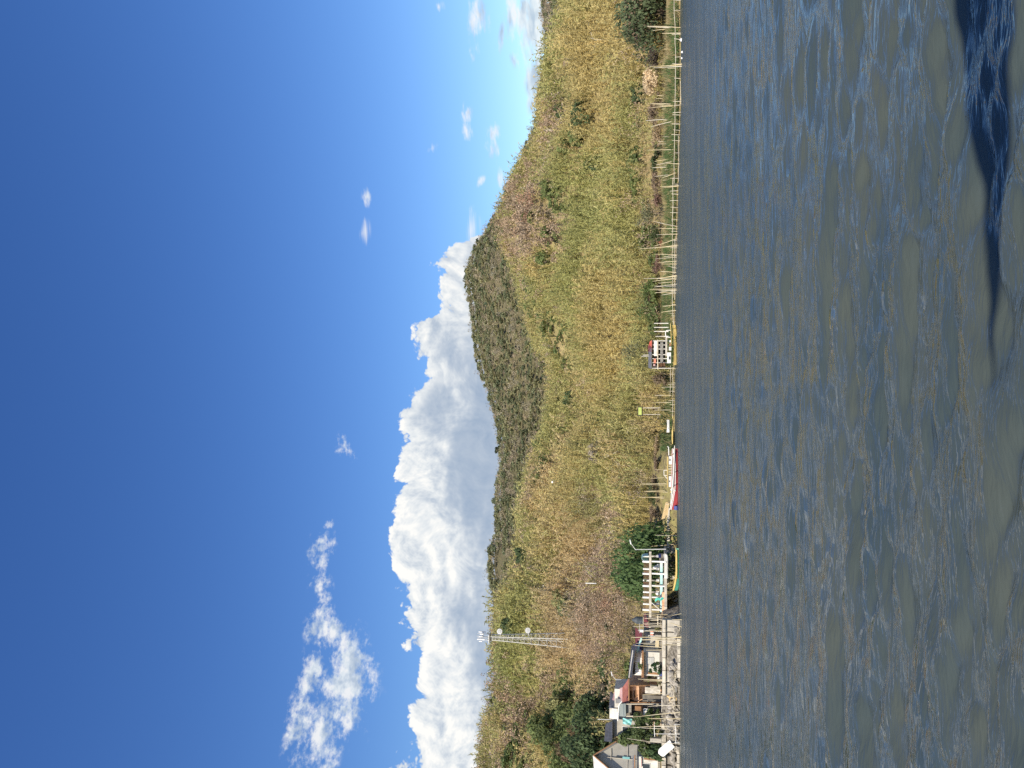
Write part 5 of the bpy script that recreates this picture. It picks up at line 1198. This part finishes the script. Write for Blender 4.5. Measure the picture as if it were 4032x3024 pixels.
# yellow boat at the stilt hut
Yy = 109.5
T1, rows = boat('yellow_boat', px=2650, py=1358, Y=Yy, L=5.7, W=1.1, H=0.36, label='yellow boat with white hoop frame moored under the stilt hut', hull_mat='yellow_paint', rim_mat='yellow_paint', rz=math.pi, bow=0.25, stern=0.1, z=-0.06)
def B1(px, py, dy=0.0):
    q = at(px, py, Yy + dy) - T1.location; return Vector((-q.x, -q.y, q.z))
MB().tube([B1(2640, 1300, -.3), B1(2624, 1301, -.3), B1(2621, 1308, -.3), B1(2621, 1318, -.3), B1(2624, 1327, -.3), B1(2640, 1328, -.3)], 0.06, 7).build('hoop_frame', 'white_paint', T1)
MB().tube([B1(2640, 1300, .3), B1(2624, 1301, .3), B1(2621, 1308, .3), B1(2621, 1318, .3), B1(2624, 1327, .3), B1(2640, 1328, .3)], 0.05, 7).build('hoop_frame', 'white_paint', T1)
a, b = B1(2642, 1430), B1(2627, 1388); cb = MB().box((min(a.x, b.x), -.35, a.z), (max(a.x, b.x), .35, b.z)).build('cabin', 'white_paint', T1, bevel=.02)
a, b = B1(2640, 1416), B1(2633, 1404); MB().box((min(a.x, b.x), .33, a.z), (max(a.x, b.x), .38, b.z)).build('window', 'glass_pane', cb)
for k, (p0, p1) in enumerate(((1340, 1348), (1352, 1362), (1366, 1380))): a, b = B1(2643, p1), B1(2636 - k, p0); MB().box((min(a.x, b.x), -.2, a.z), (max(a.x, b.x), .25, b.z)).build('crate', ('white_paint', 'wood_brown', 'white_paint')[k], T1)
MB().tube([B1(2640, 1274, -1.2), B1(2643, 1320, -1.2), B1(2643, 1355, -1.2)], .05, 6).build('outrigger_float', 'yellow_paint', T1)
MB().bar(B1(2641, 1300, -1.2), B1(2641, 1300, .3), .035).build('outrigger_arm', 'yellow_paint', T1); MB().bar(B1(2641, 1345, -1.2), B1(2641, 1345, .3), .035).build('outrigger_arm', 'yellow_paint', T1)
# green and yellow boat below the concrete frame
T2, rows = boat('green_boat', px=2660, py=2243, Y=99.6, L=5.4, W=1.1, H=0.50, label='green boat with yellow gunwale moored below the concrete frame', hull_mat='green_paint', rim_mat='yellow_paint', bow=0.4, stern=0.03, z=-0.15, transom=0.85)
for s in (-1, 1): MB().tube([(x, s * (w + .02), g - .09) for x, w, g, k in rows], .07, 6).build('yellow_strake', 'yellow_paint', T2)
# white hull resting on the seawall
boat('white_canoe', px=2630, py=2230, Y=100.6, L=3.1, W=0.7, H=0.36, label='white canoe resting on the seawall in front of the concrete frame', hull_mat='white_paint', rim_mat='white_paint', rz=math.pi, bow=0.2, stern=0.1, z=at(2631, 2230, 100.6).z, thwarts=2)
# tilted white skiff
T4, rows = boat('white_skiff', px=2617, py=2945, Y=96.6, L=2.25, W=1.05, H=0.34, label='white flat-bottomed skiff propped steeply on the rocks below the gable house', hull_mat='white_paint', rim_mat='white_paint', bow=0.1, stern=0.02, z=at(2617, 2945, 96.6).z, tilt=(R(222), R(46)), flat=0.7, thwarts=2, transom=0.98, blunt=5.0)
# small white skiff on the grass
boat('white_skiff', px=2634, py=1678, Y=107.5, L=1.75, W=0.6, H=0.30, label='small white skiff lying on the green shore grass', hull_mat='white_paint', rim_mat='white_paint', bow=0.1, stern=0.06, z=at(2637, 1678, 107.5).z, thwarts=1)
boat('teal_dugout', px=2634, py=2556, Y=96.8, L=1.9, W=0.5, H=0.3, label='teal dugout lying on the slope under the bamboo poles', hull_mat='teal_cloth', rim_mat='teal_cloth', bow=0.15, stern=0.1, z=at(2638, 2556, 96.8).z, tilt=(R(25), 0), thwarts=1)
# yellow bamboo float raft
T = Thing('bamboo_raft', 2650, 1693, 108.2, 'yellow bundle of bamboo floating at the edge of the shore grass', 'raft', z=0.0)
for k in range(4): T.bar('bamboo_float', (2649 - k * .5, 1640 + 4 * k), (2648 - k * .5, 1748 - 5 * k), 0.07, 'yellow_paint', -0.25 + k * 0.16)
for py in (1660, 1695, 1725): MB().box(tuple(T.p(2646, py, -.35) - Vector((.03, 0, 0))), tuple(T.p(2645.4, py, .4) + Vector((.03, 0, 0)))).build('lashing', 'wood_brown', T.e)
# tan mat of split bamboo leaning on a trestle
T = Thing('bamboo_mat', 2630, 2008, 106.5, 'tan split-bamboo mat leaning on a trestle behind the red boat', 'mat')
for k in range(9):
    f = k / 8; a = (2604 + 22 * f - 0, 2044 - 4 * f); b = (2620 + 13 * f, 1980)
    q = [T.p(2604 + 24 * (k / 9), 2045 - 6 * k / 9, 0), T.p(2604 + 24 * ((k + .92) / 9), 2045 - 6 * (k + .92) / 9, 0), T.p(2621 + 15 * ((k + .92) / 9), 1977, .8), T.p(2621 + 15 * (k / 9), 1977, .8)]
    MB().slab(q, 0.05).build('slat', 'thatch', T.e)
for py, p0 in ((2038, 2608), (1985, 2622)): T.bar('trestle_leg', (p0, py), (2634, py), 0.05, 'weathered_bamboo', .3)

# ---- stilt hut
Yh = 113.0
T = Thing('stilt_hut', 2630, 1395, Yh, 'stilt hut with red and grey roof above the yellow boat', 'hut', z=ground(at(2630, 1395, Yh).x, Yh))
T.sheet('grey_roof', [(2566, 1452, -.6), (2566, 1374, -.6), (2554, 1366, 2.0), (2554, 1448, 2.0)], 'grey_roof', .05, ribs=16)
T.sheet('red_roof', [(2567, 1386, -.64), (2567, 1338, -.64), (2553, 1362, 1.98), (2553, 1384, 1.98)], 'maroon_roof', .05, ribs=10)
T.sheet('hip_roof', [(2567, 1366, -.7), (2567, 1340, -.7), (2559, 1346, .4), (2556, 1358, .9)], 'orange_roof', .05, ribs=6)
for py in (1342, 1358, 1374, 1396, 1412, 1428, 1450): T.bar('post', (2564, py), (2640, py), .075, 'whitewash', -.4)
for py in (1342, 1396, 1450): T.bar('post', (2564, py), (2640, py), .07, 'weathered_bamboo', 2.0)
T.box('upper_panel', 2575, 2587, 1341, 1402, 'whitewash', -.52, .06); T.box('floor', 2588, 2591, 1338, 1454, 'weathered_bamboo', -.5, 2.6)
for k in range(9): T.box('lower_board', 2600, 2611, 1348 + 9.2 * k, 1348 + 9.2 * k + 8.4, 'net_grey', -.5 + .02 * (k % 2), .06)
T.box('deck_beam', 2620, 2627, 1328, 1402, 'concrete', -1.0, .25); T.box('rear_wall', 2568, 2588, 1340, 1452, 'dark_gap', 1.9, .06); T.box('rear_wall', 2592, 2620, 1345, 1452, 'dark_gap', 1.7, .06)  # near-black back walls paint the shade inside the hut
T.box('doorway', 2591, 2599, 1360, 1371, 'dark_gap', -.45, .04)
for k in range(5): T.box('stair_step', 2592 + 6 * k, 2594 + 6 * k, 1432 - 1.2 * k, 1446 - 1.2 * k, 'wood_brown', -.9 - .12 * k, .2)
for k, (p0, p1, y0, y1, mt) in enumerate(((2574, 2583, 1412, 1430, 'coral_cloth'), (2572, 2580, 1434, 1441, 'pink_roof'))): T.box('hung_cloth', p0, p1, y0, y1, mt, -.55, .05)
for py, p0 in ((1397, 2532), (1402, 2524)): T.bar('roof_pole', (2556, py), (p0, py + 1), .055, 'whitewash', .8)
for k, py in enumerate((1273, 1289, 1305, 1324)):
    Tp = Thing('white_post', 2630, py, 113.5, 'whitewashed post in the short row right of the stilt hut', 'post', 'row of white posts by the stilt hut')
    Tp.bar('shaft', (2632, py), (2575 + 6 * (k == 3), py + random.uniform(-1, 1)), .085, 'whitewash', r2=.07); Tp.bar('peg', (2590, py - 2), (2590, py + 2), .04, 'weathered_bamboo', -.05)
T = Thing('lime_panel_box', 2530, 1619, 119.0, 'lime green panel in a dark frame standing in the dry grass', 'panel box')
T.box('panel', 2513.5, 2526.5, 1604, 1634, 'lime_panel', 0, .06); fr = T.box('back_board', 2510, 2530, 1601, 1638, 'dark_gap', .08, .3)
for py in (1606, 1632): T.bar('leg', (2530, py), (2600, py), .06, 'weathered_bamboo', .2)

# ------------------------------------------------------------------ bamboo poles (crop origin, crop scale, list of top x y, foot x y)
CROPS = [((2350, 0), 3.95, ' from the photo edge of those near the broad tree', 'poles near the broad tree',
  [(1090, 100, 1290, 98), (770, 405, 1300, 430), (790, 415, 1295, 440), (870, 475, 1290, 432), (1015, 520, 1300, 515), (1070, 565, 1250, 555), (1120, 720, 1250, 735), (1050, 760, 1200, 765), (820, 1030, 1320, 1005), (870, 1055, 1320, 1030), (1140, 1015, 1320, 993), (1100, 1065, 1300, 1062),
   (935, 1485, 1290, 1530), (920, 1535, 1290, 1520), (950, 1480, 1290, 1505), (860, 1605, 1300, 1635), (900, 1650, 1300, 1640), (830, 1612, 1290, 1628)]),
 ((2350, 400), 3.95, ' counted away from the dry tan bush along the grassy shore', 'poles left of the dry tan bush',
  [(870, 25, 1300, 50), (850, 95, 1300, 60), (1010, 115, 1280, 125), (1170, 190, 1290, 165), (760, 295, 1290, 262), (1040, 300, 1290, 275), (840, 390, 1250, 290), (1030, 545, 1260, 545), (950, 620, 1250, 615), (950, 660, 1260, 650), (790, 755, 1280, 745), (900, 930, 1240, 885), (925, 985, 1240, 915), (1080, 960, 1280, 968),
   (1030, 985, 1270, 1005), (860, 1030, 1250, 1012), (985, 1020, 1250, 1022), (1070, 1085, 1250, 1070), (1020, 1185, 1270, 1095), (890, 1170, 1250, 1120), (1030, 1225, 1230, 1190), (1130, 1240, 1240, 1240), (985, 1320, 1270, 1305), (1005, 1340, 1270, 1312), (1120, 1470, 1250, 1470), (1050, 1000, 1265, 985), (1060, 1060, 1255, 1055)]),
 ((2350, 800), 3.95, ' counted towards the stilt hut in the crowded shallows', 'poles right of the stilt hut',
  [(1120, 125, 1240, 122), (1120, 208, 1245, 200), (880, 280, 1255, 360), (955, 390, 1255, 400), (920, 490, 1250, 482), (1030, 482, 1255, 480), (890, 668, 1250, 548), (820, 700, 1255, 650), (660, 712, 1250, 672), (905, 795, 1240, 805), (1040, 835, 1240, 812), (910, 865, 1240, 838), (940, 925, 1240, 900), (990, 945, 1240, 945), (1100, 975, 1240, 1010), (990, 1060, 1235, 1078),
   (930, 1180, 1245, 1125), (940, 1165, 1240, 1135), (870, 1215, 1240, 1160), (730, 1170, 1235, 1185), (960, 1200, 1235, 1175), (960, 1245, 1230, 1222), (890, 1305, 1240, 1260), (920, 1300, 1230, 1282), (820, 1345, 1240, 1350), (905, 1390, 1230, 1400), (920, 1395, 1230, 1345), (1010, 1430, 1230, 1395), (1030, 1605, 1230, 1580), (870, 1330, 1235, 1330), (960, 1355, 1230, 1362), (900, 1285, 1232, 1300)]),
 ((2350, 1200), 3.95, ' of the thin ones either side of the stilt hut', 'poles beside the stilt hut', [(1020, 25, 1200, 5), (1000, 118, 1225, 90), (1110, 130, 1205, 138), (930, 985, 1220, 995), (1090, 1215, 1205, 1215), (1000, 1285, 1205, 1280), (910, 1410, 1085, 1410), (865, 1515, 1085, 1520), (900, 1635, 1085, 1635)]),
 ((2350, 1600), 3.95, ' counted towards the bow behind the red boat', 'poles behind the red boat', [(900, 985, 1150, 975), (830, 1125, 1100, 1105), (695, 1200, 1110, 1205), (700, 1212, 1110, 1225), (730, 1320, 1130, 1310), (740, 1322, 1130, 1335), (650, 1410, 1100, 1408), (660, 1412, 1100, 1440)]),
 ((2250, 2000), 3.166, ' counted towards the concrete frame on the seawall', 'poles right of the concrete frame', [(1070, 235, 1215, 228), (1110, 315, 1215, 315), (1045, 340, 1315, 350), (970, 480, 1315, 448)]),
 ((2250, 2000), 3.166, ' counted away from the concrete frame in the tall cluster', 'tall pole cluster', [(870, 1310, 1330, 1335), (875, 1320, 1330, 1400), (900, 1440, 1340, 1450), (765, 1480, 1335, 1490), (835, 1535, 1335, 1532), (745, 1615, 1370, 1620), (835, 1645, 1370, 1605), (1250, 1340, 1365, 1318), (1250, 1391, 1375, 1393), (1230, 1430, 1375, 1482)]),
 ((2250, 2500), 3.166, ' counted away from the concrete frame in the tall cluster', 'tall pole cluster', [(830, 60, 1370, 92), (805, 105, 1370, 95), (790, 130, 1345, 160), (930, 190, 1345, 178), (1190, 150, 1345, 360), (1000, 60, 1365, 70), (900, 115, 1360, 120)]),
 ((2250, 2500), 3.166, ' counted towards the gable before the red-roofed house', 'poles before the red-roofed house', [(830, 550, 1345, 556), (900, 572, 1345, 572), (890, 745, 1345, 708), (960, 890, 1350, 878), (760, 1025, 1350, 962)]),
 ((2250, 2500), 3.166, ' counted towards the gable house near the jetty', 'poles before the gable house', [(950, 1040, 1360, 1042), (820, 1150, 1350, 1137), (690, 1145, 1345, 1178), (690, 1290, 1350, 1356)])]
def water_Y(px, py):
    d = ray(px, py); return HC * d.y / -d.z
npole = 0
ORD = 'first second third fourth fifth sixth seventh eighth ninth tenth eleventh twelfth thirteenth fourteenth fifteenth sixteenth seventeenth eighteenth nineteenth twentieth'.split()
TENS = {2: 'twenty', 3: 'thirty'}
def ordinal(n): return ORD[n - 1] if n <= 20 else TENS[n // 10] + '-' + ORD[n % 10 - 1] if n % 10 else TENS[n // 10][:-1] + 'ieth'
SHP = sorted((a, b) for a, b in SHORE)
seen_g = {}
for (ox, oy), k, lb, gp, lst in CROPS:
    for (x0, y0, x1, y1) in sorted(lst, key=lambda q: q[3]):
        p0, q0, p1, q1 = ox + x0 / k, oy + y0 / k, ox + x1 / k, oy + y1 / k
        sp = float(np.interp(q1, [a for a, _ in SHP], [b for _, b in SHP]))
        Y = water_Y(p1, q1) if p1 > sp - 4 else shoreY(q1) + random.uniform(0.5, 2.0)
        Y = min(max(Y, 80), 118)
        a, b = at(p1, q1, Y), at(p0, q0, Y + random.uniform(-.3, .3)); ext = (a - b).normalized() * 0.7
        n_ = Vector((random.uniform(-1, 1), random.uniform(-.4, .4), 0)).normalized() * (b - a).length * random.uniform(0.0, 0.02)
        o = MB(); mid = a.lerp(b, .5) + n_; r = random.uniform(.034, .052)
        base = a + ext; L = [base, a.lerp(b, .25) + n_ * .7, mid, a.lerp(b, .75) + n_ * .7, b]
        o.tube([q - base for q in L], [r, r, r * .92, r * .8, r * .5], 6); ob = o.build('bamboo_pole', random.choice(('bamboo', 'bamboo', 'weathered_bamboo')))
        ob.location = base; seen_g[gp] = seen_g.get(gp, 0) + 1; lean = (q0 - q1) / max(p1 - p0, 1)
        look = ('tall ' if p1 - p0 > 110 else 'short ' if p1 - p0 < 50 else '') + ('leaning ' if abs(lean) > .12 else 'upright ')
        tag(ob, look + 'bamboo pole, ' + ordinal(seen_g[gp]) + lb, 'pole', gp); npole += 1

# ------------------------------------------------------------------ bamboo fences at the water edge
def fence(name, rails, posts, label, Yoff=-0.6, mat='weathered_bamboo'):
    py_m = sum(p[1] for r_ in rails for p in r_) / sum(len(r_) for r_ in rails); Y = shoreY(py_m) + Yoff
    T = Thing(name, 2660, py_m, Y, label, 'fence', z=0.0)
    def q(px, py):
        Yl = shoreY(py) + Yoff; return at(px, py, Yl) - T.o
    for r_ in rails:
        pts = []
        for (a, b), (c, d) in zip(r_[:-1], r_[1:]):
            n = max(2, int(abs(d - b) / 30))
            for k in range(n): f = k / n; pts.append(q(a + (c - a) * f + random.uniform(-1.3, 1.3), b + (d - b) * f))
        pts.append(q(*r_[-1])); MB().tube(pts, .042, 5).build('rail', mat, T.e)
    for py, p0, p1 in posts:
        if random.random() < .3 and len(posts) > 6: continue
        py += random.uniform(-8, 8) if len(posts) > 6 else 0; MB().bar(q(p1 + 6, py), q(p0 + random.uniform(-9, 3) * (len(posts) > 6), py + random.uniform(-3, 3)), .042, .03, 5).build('post', mat, T.e)
    return T
fence('bamboo_fence', [[(2654, -30), (2656, 60), (2660, 200), (2661, 225), (2660, 300), (2658, 420)], [(2680, 320), (2681, 410)]], [(y, 2652 + y * .01, 2676) for y in range(-20, 420, 30)], 'low bamboo railing along the grassy shore at its far right end')
fence('bamboo_fence', [[(2660, 400), (2657, 480), (2655, 560), (2654, 640), (2655, 720)], [(2671, 535), (2671, 570), (2673, 640), (2672, 715)]], [(y, 2652, 2674) for y in range(410, 720, 24)], 'bamboo railing with a lower rail left of the dry tan bush')
fence('bamboo_fence', [[(2650, 700), (2649, 800), (2648, 900), (2648, 1000), (2650, 1080)], [(2662, 930), (2662, 1000), (2661, 1090)], [(2655, 940), (2655, 1080)]], [(y, 2645, 2664) for y in range(705, 1090, 22)], 'bamboo railing along the middle of the grassy shore')
fence('bamboo_fence', [[(2650, 1080), (2648, 1180), (2652, 1280)], [(2658, 1085), (2656, 1180)]], [(y, 2646, 2660) for y in range(1085, 1285, 22)], 'bamboo railing right of the stilt hut')
fence('bamboo_fence', [[(2650, 1445), (2649, 1560), (2648, 1640)], [(2640, 1440), (2638, 1560)]], [(y, 2636, 2656) for y in range(1450, 1640, 24)], 'bamboo railing left of the stilt hut', -0.3)
fence('bamboo_fence', [[(2600, 1550), (2597, 1612), (2586, 1662)]], [(1557, 2580, 2625), (1584, 2570, 2625), (1614, 2578, 2622), (1630, 2583, 2612), (1556, 2576, 2624)], 'high bamboo fence on the bank below the lime panel', 4.0)
T = fence('boat_jetty', [[(2660, 2850), (2661, 2930)], [(2576, 2852), (2578, 2900)]], [(2858, 2574, 2672), (2890, 2577, 2672), (2925, 2655, 2672), (2852, 2652, 2674)], 'rickety white bamboo jetty below the yard trees', -0.8, 'white_paint')
T.e['category'] = 'jetty'
# fine net hung on the fence sections
# floats
for k, (x, y, s) in enumerate(((1310, 620, .22), (1285, 665, .17), (1285, 730, .19), (1318, 810, .14), (1315, 905, .12))):
    px, py = 2350 + x / 3.95, y / 3.95; Y = water_Y(px + 3, py); a = at(px, py, Y)
    T = Thing('float_buoy', px, py, Y, ['largest white float, nearest the poles by the broad tree', 'white float second in the string', 'white float in the middle of the string', 'small white float fourth in the string', 'smallest white float, last in the string'][k], 'buoy', 'white floats off the shore', z=0.0)
    MB().tube([(0, 0, -s), (0, 0, -.6 * s), (0, 0, 0), (0, 0, .6 * s), (0, 0, .95 * s)], [s * .3, s * .8, s, s * .8, s * .25], 12).build('ball', 'antenna_white', T.e, smooth=True)
    MB().bar((0, 0, .9 * s), (0.03, 0, .9 * s + .15), .02).build('loop', 'weathered_bamboo', T.e)

# ------------------------------------------------------------------ shore grass
g = np.random.default_rng(77)
TUFTS = []
for _ in range(4):
    n = 16; a = g.uniform(0, 6.283, n); P = np.stack([g.normal(0, .16, n), g.normal(0, .16, n), np.zeros(n)], 1); D = unit(np.stack([np.cos(a) * .45, np.sin(a) * .45, np.ones(n)], 1))
    TUFTS.append((blades(P, D, g.uniform(.3, .7, n), np.full(n, .06), g), np.repeat(g.uniform(.75, 1.3, n), 3)))
N = 13000; py_ = g.uniform(-60, 1770, N); az_g = np.array([azv(2645, p)[0] for p in py_])
off = g.uniform(0.05, 5.0, N) * np.where(py_ < 250, .8, 1); rr = shore_r(az_g) + off
width = np.maximum(2.2 + 1.3 * fbm(py_, py_ * 0, 240, 4, 0.7, seed=12), 1.3) - 1.0 * (py_ < 230) + 1.2 * ((py_ > 1600) & (py_ < 1780))
ok = (off < width + g.normal(0, .35, N)) & (g.uniform(size=N) < np.where((py_ > 1440) & (py_ < 1600), .45, 1)); az_g, rr, off, py_ = az_g[ok], rr[ok], off[ok], py_[ok]
X, Yg = rr * np.sin(az_g), rr * np.cos(az_g); P3 = np.stack([X, Yg, height(X, Yg) - .03], 1); n = len(X)
c = np.array((0.12, 0.195, 0.06))[None] * g.normal(1, .2, (n, 1)).clip(.5, 1.6) * np.where(off > 3.4, 1.0, 1)[:, None]
dry = g.uniform(size=n) < np.clip((off - width[ok] + 1.0) / 1.2, 0.24, .85); c[dry] = np.array((.42, .34, .16)) * g.normal(1, .15, (dry.sum(), 1))
s = g.uniform(.7, 1.35, (n, 1)); scatter('shore_grass', TUFTS, g.integers(0, 4, n), P3, np.concatenate([s, s * g.uniform(.8, 1.3, (n, 1))], 1), g.uniform(0, 6.28, n), c, 'foliage', 'stuff', 'bright green grass growing along the shore bank', 'grass')
print('poles', npole, 'tris', sum(len(p.vertices) - 2 for o in scene.objects if o.type == 'MESH' for p in o.data.polygons))

# ------------------------------------------------------------------ the passenger boat the view is taken from: behind and below the camera, its unseen awning is shaped to shade the near water
F = empty('passenger_boat', (0.0, 0.0, 0.0), R(12.4), 'passenger boat under the viewer whose added awning shades the nearest water', 'boat')
V, Fc, rows = boat_hull(13.0, 2.6, 1.55, 0.6, 0.2, blunt=1.6)
MB().add([(x, y - 0.95, z - 0.35) for x, y, z in V], Fc).build('hull', 'white_paint', F)
MB().box((-5.6, -2.1, 1.28), (5.6, 0.1, 1.34)).build('deck', 'wood_brown', F)
for x in (5.2,): MB().bar((x, 0.30, 1.3), (x, 0.30, 5.5), .05).build('post', 'white_paint', F); MB().bar((x, 0.30, 5.2), (x, 1.3, 5.58), .035).build('bracket', 'white_paint', F)
m = MB(); n = 150; top = []
for k in range(n + 1):      # unseen tarpaulin added to shade the water; edge and taper shape its shadow
    f = k / n; x = -2.55 + 8.5 * f
    w = 1.75 * min(1, max(0, (x + 2.6) / 4.6)) ** 1.5
    y1 = 1.40 + 0.035 * math.sin(x * 2.1) + 0.022 * math.sin(x * 5.3 + 1) + 0.012 * math.sin(x * 11.7)
    y0 = y1 - w * (1 + 0.12 * math.sin(x * 1.7 + 2) + 0.06 * math.sin(x * 4.4)); sg = 0.05 * math.sin(x * 0.9)
    top.append(((x, y0, 5.58 + 0.045 * w + sg), (x, y1, 5.58 + sg)))
for (a, b), (c, d) in zip(top[:-1], top[1:]): m.slab([a, b, d, c], 0.02)
m.build('awning', 'white_paint', F)
